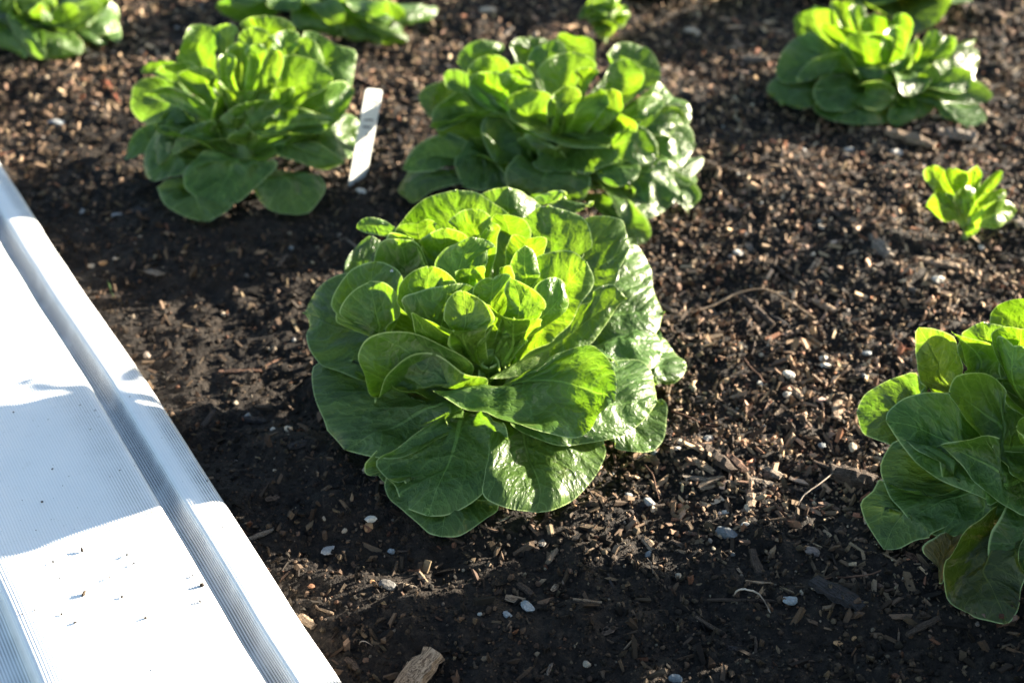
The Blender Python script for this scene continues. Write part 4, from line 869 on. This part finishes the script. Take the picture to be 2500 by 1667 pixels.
# ------------------------------------------------------------------ chips, stones, twigs as things of their own
def chip_mesh(name, seed, l=1.0, w=0.3, t=0.16, n=7):
    """A splintered chip about 2 long: ragged ends, uneven section."""
    r = np.random.RandomState(seed); V = []; m = 6
    for i in range(n):
        f = i / (n - 1); x = -l + 2 * l * f
        k = (0.62 + 0.38 * math.sin(math.pi * min(max(f, 0.12), 0.88)))
        bend = 0.10 * math.sin(f * 3 + seed)
        for j in range(m):
            a = 2 * math.pi * j / m + 0.3
            end = 0.16 * (r.rand() - 0.5) if i in (0, n - 1) else 0.03 * (r.rand() - .5)
            V.append((x + end, bend + w * k * math.cos(a) * (0.8 + 0.4 * r.rand()), t * k * math.sin(a) * (0.75 + 0.5 * r.rand())))
    F = [(i * m + j, i * m + (j + 1) % m, (i + 1) * m + (j + 1) % m, (i + 1) * m + j) for i in range(n - 1) for j in range(m)]
    F += [tuple(range(m - 1, -1, -1)), tuple(range((n - 1) * m, n * m))]
    return make_mesh(name, np.array(V), F, M_WOOD, False)
def stone_mesh(name, seed, sub=1):
    r = np.random.RandomState(seed); v, f = ico(); v = [tuple(p) for p in v]; f = [tuple(t) for t in f]
    for _ in range(sub):
        cache = {}; nf = []
        def midp(a, b):
            k = (min(a, b), max(a, b))
            if k not in cache:
                p = (np.array(v[a]) + np.array(v[b])) / 2; v.append(tuple(p / np.linalg.norm(p))); cache[k] = len(v) - 1
            return cache[k]
        for a, b, c in f:
            ab, bc, ca = midp(a, b), midp(b, c), midp(c, a); nf += [(a, ab, ca), (b, bc, ab), (c, ca, bc), (ab, bc, ca)]
        f = nf
    V = np.array(v)
    for _ in range(9):                          # broken faces
        n = r.randn(3); n /= np.linalg.norm(n); d = 0.52 + 0.32 * r.rand()
        s = V @ n; V = np.where((s > d)[:, None], V - (s - d)[:, None] * n, V)
    V *= 1 + 0.14 * (r.rand(len(V), 1) - .5)
    V *= np.array([1, 0.72 + .2 * r.rand(), 0.55 + .25 * r.rand()])
    return make_mesh(name, V, f, M_STONE, False)
CHIPS = [chip_mesh('wood_chip', s, 1.0, 0.16 + 0.06 * s, 0.09 + 0.02 * (s % 3)) for s in range(7)]
STONES = [stone_mesh('pebble', s) for s in range(7)]
STONES_FINE = [stone_mesh('stone', 40 + s, 2) for s in range(6)]
def drop(me, name, x, y, size, rz, color, label, cat, group=None, tilt=(0, 0), sink=0.35, thick=None):
    o = link(bpy.data.objects.new(name, me))
    sx, sy, sz = (size, size, size) if not isinstance(size, tuple) else size
    zext = max(abs(v.co.z) for v in me.vertices) * sz
    o.location = (x, y, float(soil_h(x, y) + soil_fine(x, y)) + zext * (1 - 2 * sink) + 0.0005)
    o.rotation_euler = (tilt[0], tilt[1], rz); o.scale = (sx, sy, sz)
    o.color = (*color, 1)
    return tag(o, label, cat, group)

W_GREY, W_TAN, W_DARK, W_RED, W_BLK = (.27, .225, .18), (.36, .265, .18), (.085, .062, .047), (.19, .105, .07), (.035, .033, .035)
S_WHITE, S_GREY, S_BLUE, S_TAN, S_DARK, S_ORG = (.54, .51, .45), (.28, .285, .285), (.24, .27, .29), (.48, .40, .30), (.10, .095, .09), (.42, .24, .11)
def chip_px(x0, y0, x1, y1, wpx, col, label, cat='wood chip', thick=0.6, name='wood_chip', seed=None):
    """A chip whose ends lie on two points of the photograph."""
    a, b = P(x0, y0, 0.004), P(x1, y1, 0.004); m = (a + b) / 2; d = b - a
    half = np.linalg.norm(d[:2]) / 2; wid = wpx * np.linalg.norm(m - np.array([0, 0, CAM_H])) / FPX / 2
    sd = seed if seed is not None else int(abs(x0 * 7 + y0 * 3)) % 1000
    me = chip_mesh(name, sd, 1.0, 1.0, 1.0, 10)
    return drop(me, name, m[0], m[1], (half, wid, max(wid * thick, .0012)), math.atan2(d[1], d[0]), col, label, cat, None, (random.uniform(-.15, .15), random.uniform(-.08, .08)), 0.28)
def stone_px(x, y, wpx, col, label, cat='stone', k=0, rz=0.0, asp=(1, .8, .7), name='stone'):
    p = P(x, y, 0.006); r = wpx * np.linalg.norm(p - np.array([0, 0, CAM_H])) / FPX / 2
    return drop(STONES_FINE[k % 6], name, p[0], p[1], (r * asp[0], r * asp[1] * 1.2, r * asp[2]), rz, col, label, cat, None, (0.2 * (k % 3 - 1), 0.15), 0.32)

chip_px(950, 1690, 1060, 1575, 78, W_TAN, 'thick splintered chunk of pale wood at the bottom edge', 'wood chunk', .7)
chip_px(728, 1478, 765, 1508, 24, W_TAN, 'short stubby wood piece beside the white sheet near the bottom')
chip_px(772, 1466, 812, 1480, 7, W_TAN, 'thin pale splinter right of the white sheet')
chip_px(1672, 1148, 1798, 1163, 20, W_GREY, 'long straight grey stick in the sunlit strip right of the middle lettuce', 'stick')
chip_px(1725, 1085, 1795, 1145, 40, W_DARK, 'dark ridged piece of bark in the sunlit strip right of the middle lettuce', 'bark')
chip_px(1775, 1098, 1820, 1140, 30, W_RED, 'reddish piece of wood leaning on the ridged bark')
chip_px(1690, 1110, 1745, 1142, 24, W_TAN, 'pale shell-like curl of wood beside the ridged bark')
chip_px(1850, 1108, 1912, 1142, 30, W_GREY, 'flat greyish bark piece right of the ridged bark', 'bark')
chip_px(1820, 1154, 1890, 1160, 22, W_GREY, 'flaky piece of bark at the end of the straight grey stick', 'bark')
chip_px(1835, 1178, 1838, 1222, 26, W_TAN, 'upright fibrous pale wood chip below the sunlit strip')
chip_px(2030, 1140, 2140, 1175, 62, W_DARK, 'large weathered bark slab left of the lettuce at the right edge', 'bark')
chip_px(1985, 1412, 2105, 1485, 52, W_BLK, 'large black bark slab in the shaded foreground', 'bark', .4)
chip_px(1730, 1437, 1895, 1447, 12, W_DARK, 'long thin dark stick in the shaded foreground', 'stick')
chip_px(1840, 1322, 1862, 1392, 26, W_DARK, 'upright brown strip of wood in the shaded foreground')
chip_px(1700, 1475, 1815, 1545, 14, W_DARK, 'dark bent stick lying in the shade at the bottom', 'stick')
chip_px(2215, 1546, 2295, 1508, 18, W_DARK, 'brown stick in the shade below the lettuce at the right edge', 'stick')
chip_px(2160, 325, 2282, 368, 34, W_TAN, 'thick pale stick in front of the upper right lettuce', 'stick', .8)
chip_px(2290, 330, 2380, 345, 46, W_GREY, 'grey crumbling wood piece under the upper right lettuce')
chip_px(2015, 435, 2105, 475, 26, W_TAN, 'blunt wood stick on the sunlit soil left of the right seedling', 'stick')
chip_px(2235, 620, 2345, 640, 30, W_TAN, 'split pale wood piece below the right seedling')
chip_px(2130, 585, 2165, 640, 40, W_GREY, 'curved grey wood piece left below the right seedling')
chip_px(2240, 583, 2350, 608, 14, W_RED, 'thin reddish stick just under the right seedling', 'stick')
chip_px(2460, 520, 2510, 560, 22, W_GREY, 'grey stick at the right edge beside the seedling', 'stick')
chip_px(1895, 640, 1985, 705, 16, W_DARK, 'dark slanting stick above the arched twig', 'stick')
chip_px(1985, 718, 2045, 752, 20, W_TAN, 'pale oblong wood chip near the foot of the arched twig')
chip_px(1795, 690, 1890, 785, 22, W_DARK, 'dark flat stick lying under the arched twig', 'stick')
chip_px(1618, 725, 1690, 760, 18, W_TAN, 'tan stick touching the right side of the middle lettuce', 'stick')
chip_px(1660, 810, 1725, 795, 18, W_TAN, 'tan splintered chip right of the middle lettuce')
chip_px(1765, 965, 1825, 1000, 13, W_TAN, 'straight pale splinter on the sunlit soil below the stones')
chip_px(1920, 925, 1965, 965, 20, W_TAN, 'wedge-shaped pale chip on the sunlit soil near the right lettuce')
chip_px(2030, 930, 2080, 965, 14, W_TAN, 'narrow tan chip left of the right lettuce')
chip_px(2215, 695, 2270, 725, 16, W_GREY, 'bent grey chip beside the white stone at the right')
chip_px(530, 885, 635, 883, 14, W_RED, 'reddish brown stick left of the middle lettuce', 'stick')
chip_px(625, 880, 685, 842, 9, W_RED, 'thin red twig crossing the reddish brown stick', 'twig')
chip_px(600, 1310, 668, 1283, 16, W_GREY, 'grey chip near the white sheet below the middle')
chip_px(1400, 1448, 1470, 1455, 11, W_TAN, 'pale narrow stick in the shade right of the two bluish pebbles', 'stick')
chip_px(975, 1398, 1030, 1412, 10, W_GREY, 'pointed grey splinter beside the dark lump')
chip_px(1015, 1362, 1040, 1392, 14, W_TAN, 'small tan wood chip above the dark lump')
chip_px(1265, 1402, 1300, 1430, 20, W_DARK, 'brown wood chip above the two bluish pebbles')
chip_px(590, 1000, 650, 1010, 24, W_BLK, 'flat dark bark piece between the sheet and the middle lettuce', 'bark')
chip_px(490, 1025, 520, 985, 18, W_BLK, 'dark bark piece near the white sheet', 'bark')
chip_px(255, 190, 290, 245, 8, (.40, .13, .07), 'thin red twig in the sun at the upper left', 'twig')
chip_px(1880, 60, 1935, 85, 16, W_DARK, 'blurred stick in the shade left of the upper right lettuce', 'stick')

stone_px(800, 1322, 46, S_GREY, 'grey angular stone lying in the shade near the white sheet', k=0, rz=.9)
stone_px(903, 1258, 36, S_WHITE, 'white flat stone left below the middle lettuce', k=1)
stone_px(898, 1140, 42, S_TAN, 'beige stone tucked under the left leaf of the middle lettuce', k=2, rz=1.0)
stone_px(1287, 1462, 42, S_BLUE, 'larger of the two bluish pebbles in the foreground', k=3, rz=-1.0, name='pebble')
stone_px(1239, 1478, 28, S_BLUE, 'smaller of the two bluish pebbles in the foreground', k=4, rz=-.9, name='pebble')
stone_px(943, 1412, 46, S_DARK, 'dark crumbly lump in the shaded foreground', 'clod', k=5)
stone_px(1325, 1300, 34, (.17, .15, .13), 'rough grey clod at the lower edge of the sunlit strip', 'clod', k=0, rz=1.4)
stone_px(1822, 1256, 28, S_WHITE, 'round cream pebble in the shade, lower of two', k=1, name='pebble')
stone_px(1775, 1217, 22, S_WHITE, 'round cream pebble just below the sunlit strip, upper of two', k=2, name='pebble')
stone_px(1780, 1270, 62, (.13, .145, .16), 'large dark bluish stone with a cracked face in the shade', k=3, rz=-.4)
stone_px(1588, 1198, 34, S_GREY, 'grey elongated stone beside the thin root in the sun', k=4, rz=-1.1)
stone_px(1537, 1184, 22, S_GREY, 'light grey round pebble in the sun below the middle lettuce', k=5, name='pebble')
stone_px(1812, 592, 42, S_WHITE, 'round whitish stone on the sunlit soil right of the broad lettuce', k=0)
stone_px(2288, 683, 40, S_WHITE, 'bright white oblong stone at the right below the seedling', k=1)
stone_px(2014, 862, 28, S_WHITE, 'upper of two white pebbles left of the right lettuce', k=2, name='pebble')
stone_px(2018, 880, 28, S_WHITE, 'lower of two white pebbles left of the right lettuce', k=3, name='pebble')
stone_px(2118, 845, 26, S_BLUE, 'bluish grey pebble close left of the right lettuce', k=4, name='pebble')
stone_px(1925, 912, 32, S_WHITE, 'white flat stone in the sun among the chips', k=5)
stone_px(2075, 348, 34, S_WHITE, 'white stone left of the thick pale stick', k=1)
stone_px(2190, 370, 34, S_WHITE, 'pale oval stone below the thick pale stick', k=2)
stone_px(135, 290, 44, S_BLUE, 'blurred bluish stone in the upper left', k=3)
stone_px(280, 500, 28, S_GREY, 'grey stone left below the lettuce with the tag', k=4)
stone_px(880, 462, 28, S_WHITE, 'white stone in the shade just below the plant tag', k=5)
stone_px(545, 737, 26, S_TAN, 'tan pebble in the shade between the sheet and the middle lettuce', k=0, name='pebble')
stone_px(247, 623, 26, S_ORG, 'orange tinted pebble, largest of three in the shade near the sheet', k=1, name='pebble')
stone_px(218, 622, 20, S_TAN, 'pale pebble, leftmost of three in the shade near the sheet', k=2, name='pebble')
stone_px(282, 618, 18, S_TAN, 'small pebble, rightmost of three in the shade near the sheet', k=3, name='pebble')
stone_px(1190, 20, 44, S_TAN, 'blurred tan stone near the top edge', k=4)
stone_px(1690, 55, 42, S_TAN, 'blurred tan stone at the top in the shade', k=5)
stone_px(2005, 958, 38, (.30, .20, .17), 'rough pinkish stone on the sunlit soil left of the right lettuce', k=0)
stone_px(1730, 1050, 34, S_GREY, 'grey oval pebble above the ridged bark', k=1, name='pebble')
stone_px(1662, 1062, 24, S_TAN, 'tan pebble right of the lowest leaf of the middle lettuce', k=2, name='pebble')
stone_px(1655, 1080, 20, S_WHITE, 'cream pebble right below the tan pebble by the middle lettuce', k=3, name='pebble')
stone_px(1930, 1450, 40, S_BLUE, 'bluish flat stone chip in the shade right of the thin dark stick', k=4)
stone_px(1985, 1325, 40, (.16, .13, .12), 'brown angular stone in the shade below the bark slab', k=5)
stone_px(2050, 1550, 26, S_ORG, 'rusty lump in the shade at the lower right', 'clod', k=0)
stone_px(905, 1395, 18, S_ORG, 'small orange stone in the shaded foreground', k=1, name='pebble')

# many alike: chips and pebbles strewn over the bed
def in_view(x, y):
    d = np.array([x, y, -CAM_H]); f = d @ FW; return abs(d[0] / f * FPX) < 1230 and abs((d @ UP) / f * FPX) < 815
heads = [(o.location.x, o.location.y) for o in COL.objects if o.get('category') in ('lettuce',)]
def free_spots(n, rmin):
    out = []
    while len(out) < n:
        for x, y in scatter_xy(n):
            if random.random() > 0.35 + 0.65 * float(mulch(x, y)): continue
            if in_view(x, y) and cover_offset(x, y) < -0.012 and all((x - a) ** 2 + (y - b) ** 2 > rmin ** 2 for a, b in heads): out.append((x, y))
    return out[:n]
wood_cols = [('grey', W_GREY), ('pale tan', W_TAN), ('dark brown', W_DARK), ('dark brown', W_DARK), ('reddish brown', W_RED), ('blackened', W_BLK), ('dark brown', (.13, .09, .065))]
for i, (x, y) in enumerate(free_spots(220, 0.095)):
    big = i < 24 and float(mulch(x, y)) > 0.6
    s = random.uniform(0.010, 0.017) if big else random.uniform(0.0045, 0.011)
    nm, c = random.choice(wood_cols); c = np.array(c) * random.uniform(.75, 1.15)
    what = ('finger-wide ' if big else 'small ') + nm
    drop(CHIPS[i % 7], 'wood_chip', x, y, (s, s * random.uniform(.7, 1.2), s * random.uniform(.8, 1.3)), random.uniform(0, 6.28), tuple(c),
         what + ' wood chip lying loose on the soil among others of its kind', 'wood chip', what + ' wood chips strewn over the soil', (random.uniform(-.4, .4), random.uniform(-.25, .25)), 0.3)
peb_cols = [('whitish', S_WHITE), ('grey', S_GREY), ('bluish grey', S_BLUE), ('tan', S_TAN), ('tan', S_TAN), ('orange', S_ORG), ('dark', S_DARK), ('brown', (.22, .18, .15)), ('brown', (.15, .12, .10))]
for i, (x, y) in enumerate(free_spots(170, 0.095)):
    s = random.uniform(0.0018, 0.0040) if i > 20 else random.uniform(0.004, 0.0056)
    nm, c = random.choice(peb_cols); c = np.array(c) * random.uniform(.6, 1.05)
    drop(STONES[i % 7], 'pebble', x, y, s, random.uniform(0, 6.28), tuple(c),
         'tiny ' + nm + ' pebble lying loose on the soil among others of its kind', 'pebble', 'tiny ' + nm + ' pebbles strewn over the soil', (random.uniform(-.5, .5), random.uniform(-.5, .5)), 0.38)

# twigs and fine roots: bent tubes through points of the photograph (x, y, height in cm)
def twig(points, r0, r1, color, label, cat, name='twig', tip=None):
    pts = np.array([P(x, y, z * 0.01) + np.array([0, 0, float(soil_h(*P(x, y, z * 0.01)[:2]))]) for x, y, z in points])
    t = np.linspace(0, len(pts) - 1, (len(pts) - 1) * 6 + 1); i = np.clip(np.floor(t).astype(int), 0, len(pts) - 2); f = (t - i)[:, None]
    p0 = pts[np.maximum(i - 1, 0)]; p1 = pts[i]; p2 = pts[i + 1]; p3 = pts[np.minimum(i + 2, len(pts) - 1)]
    C = 0.5 * (2 * p1 + (p2 - p0) * f + (2 * p0 - 5 * p1 + 4 * p2 - p3) * f ** 2 + (3 * p1 - p0 - 3 * p2 + p3) * f ** 3)
    C += (RNG.rand(*C.shape) - .5) * r0 * 0.7
    T = np.gradient(C, axis=0); T /= np.linalg.norm(T, axis=1, keepdims=True)
    a = np.cross(T, np.array([0.1, 0.2, 1.0])); a /= np.linalg.norm(a, axis=1, keepdims=True); b = np.cross(T, a)
    m = 6; V = []
    for k in range(len(C)):
        r = (r0 + (r1 - r0) * k / (len(C) - 1)) * (0.85 + .3 * random.random())
        V += [C[k] + r * (math.cos(q) * a[k] + math.sin(q) * b[k]) for q in np.linspace(0, 2 * np.pi, m + 1)[:-1]]
    org = C[0].copy(); V = np.array(V) - org
    F = [(k * m + j, k * m + (j + 1) % m, (k + 1) * m + (j + 1) % m, (k + 1) * m + j) for k in range(len(C) - 1) for j in range(m)]
    F += [tuple(range(m - 1, -1, -1)), tuple(range((len(C) - 1) * m, len(C) * m))]
    o = mesh_obj(name, V, F, M_WOOD); o.location = org; o.color = (*color, 1)
    return tag(o, label, cat)
twig([(1688,758,.5),(1740,728,1.2),(1800,702,1.6),(1862,692,1.7),(1915,720,1.2),(1990,770,.4)], .0011, .0008, W_TAN, 'long pale twig arching over the sunlit soil at the right', 'twig')
twig([(1950,1215,.4),(1968,1185,.9),(2005,1158,1.1),(2045,1135,.7)], .0005, .0004, (.5, .42, .34), 'thin pale root curving out of the shade by the bark slab', 'root', 'root')
twig([(1575,1115,.8),(1595,1135,.9),(1603,1165,.6),(1612,1195,.3)], .0006, .0004, W_RED, 'fine reddish root hanging below the right leaf of the middle lettuce', 'root', 'root')
twig([(2045,1405,.4),(2090,1402,.6),(2125,1396,.7),(2152,1388,.5)], .0008, .0005, W_RED, 'thin reddish twig in the shade below the right lettuce', 'twig')
twig([(1985,1407,.4),(2010,1404,.5),(2030,1402,.4)], .0005, .0004, W_RED, 'short reddish twig end above the black bark slab', 'twig')
twig([(1793,1438,.5),(1805,1425,1.0),(1830,1427,1.0),(1858,1440,.7),(1882,1488,.3)], .0007, .0005, (.5, .42, .34), 'pale looped root lying over the thin dark stick', 'root', 'root')
twig([(1581,1342,.4),(1592,1362,.6),(1596,1385,.3)], .0004, .0003, (.45, .36, .28), 'tiny pale root fibre alone in the shaded foreground', 'root', 'root')
twig([(875,1555,.3),(880,1548,.6),(893,1549,.6),(908,1558,.3)], .0004, .0003, (.55, .45, .36), 'tiny curled root fibre near the foot of the white sheet', 'root', 'root')
twig([(1640,990,.4),(1690,1008,.7),(1720,1020,.5),(1750,1022,.3)], .0008, .0006, W_RED, 'reddish bent twig on the sunlit soil right of the middle lettuce', 'twig')
twig([(1818,862,.4),(1835,885,.8),(1855,905,.7),(1866,925,.4)], .0009, .0007, W_RED, 'short red bent twig among the stones in the sun', 'twig')
twig([(262,680,.4),(270,700,1.2),(276,715,1.5)], .0006, .0003, (.10, .22, .06), 'tiny green grass blade in the shaded soil near the sheet', 'grass blade', 'grass_blade')

# a small fly sitting on a leaf of the middle lettuce
def fly():
    p = P(957, 663, 0.112)
    root = thing('fly', p, 'tiny fly sitting on the rim of a left leaf of the middle lettuce', 'insect')
    iv_, f_ = ico()
    mesh_obj('body', iv_ * np.array([.0007, .0019, .0007]) + np.array([0, .001, .0012]), f_, M_FLY, root)
    for s in (-1, 1):
        V = [(0, 0, .0018), (s * .0009, -.0008, .0019), (s * .0013, -.0030, .0017), (s * .0005, -.0034, .0016), (0, -.002, .0019)]
        mesh_obj('wing', V, [(0, 1, 2, 3, 4)], M_WING, root, False)
fly()

# specks of soil on the white sheet
def specks():
    n = 650; bv, bf = ico()
    o_ = np.where(RNG.rand(n) < .35, 0.148 + 0.022 * RNG.rand(n), 0.004 + 0.16 * RNG.rand(n)); s_ = 0.15 + 1.1 * RNG.rand(n)
    big = [(205, 1450, .0016), (493, 1429, .0017), (150, 1500, .0009), (355, 1509, .001), (183, 1520, .0009), (310, 1355, .001), (200, 1343, .0015)]
    c = np.array([cover_point(a, b) for a, b in zip(o_, s_)]); r = 0.00018 + 0.0006 * RNG.rand(n) ** 6
    for x, y, q in big:
        b_ = P(x, y, 0.022); b_ = P(x, y, float(np.interp(cover_offset(b_[0], b_[1]), COFF, CZ)))
        c = np.vstack([c, b_]); r = np.append(r, q)
    n = len(c); sc = r[:, None] * (0.6 + RNG.rand(n, 3)) * np.array([1, 1.2, .7])
    V = bv[None] * (1 + .6 * (RNG.rand(n, 12, 3) - .5)) * sc[:, None, :]
    V = np.einsum('nij,nkj->nki', rot_mats(n, .3), V) + (c + np.array([0, 0, .0005]))[:, None, :]
    F = (bf[None] + (np.arange(n) * 12)[:, None, None]).reshape(-1, 3)
    o = mesh_obj('soil_specks', V.reshape(-1, 3), F, M_CRUMB, None, False)
    t = pick(n, [(.02, .015, .012), (.05, .035, .025)], [.8, .2])
    o.data.attributes.new('tint', 'FLOAT_COLOR', 'POINT').data.foreach_set('color', np.concatenate([np.repeat(t[:, None, :], 12, 1), np.ones((n, 12, 1))], -1).reshape(-1).astype(np.float32))
    tag(o, 'dark specks of soil spilled on the white sheet', kind='stuff')
specks()
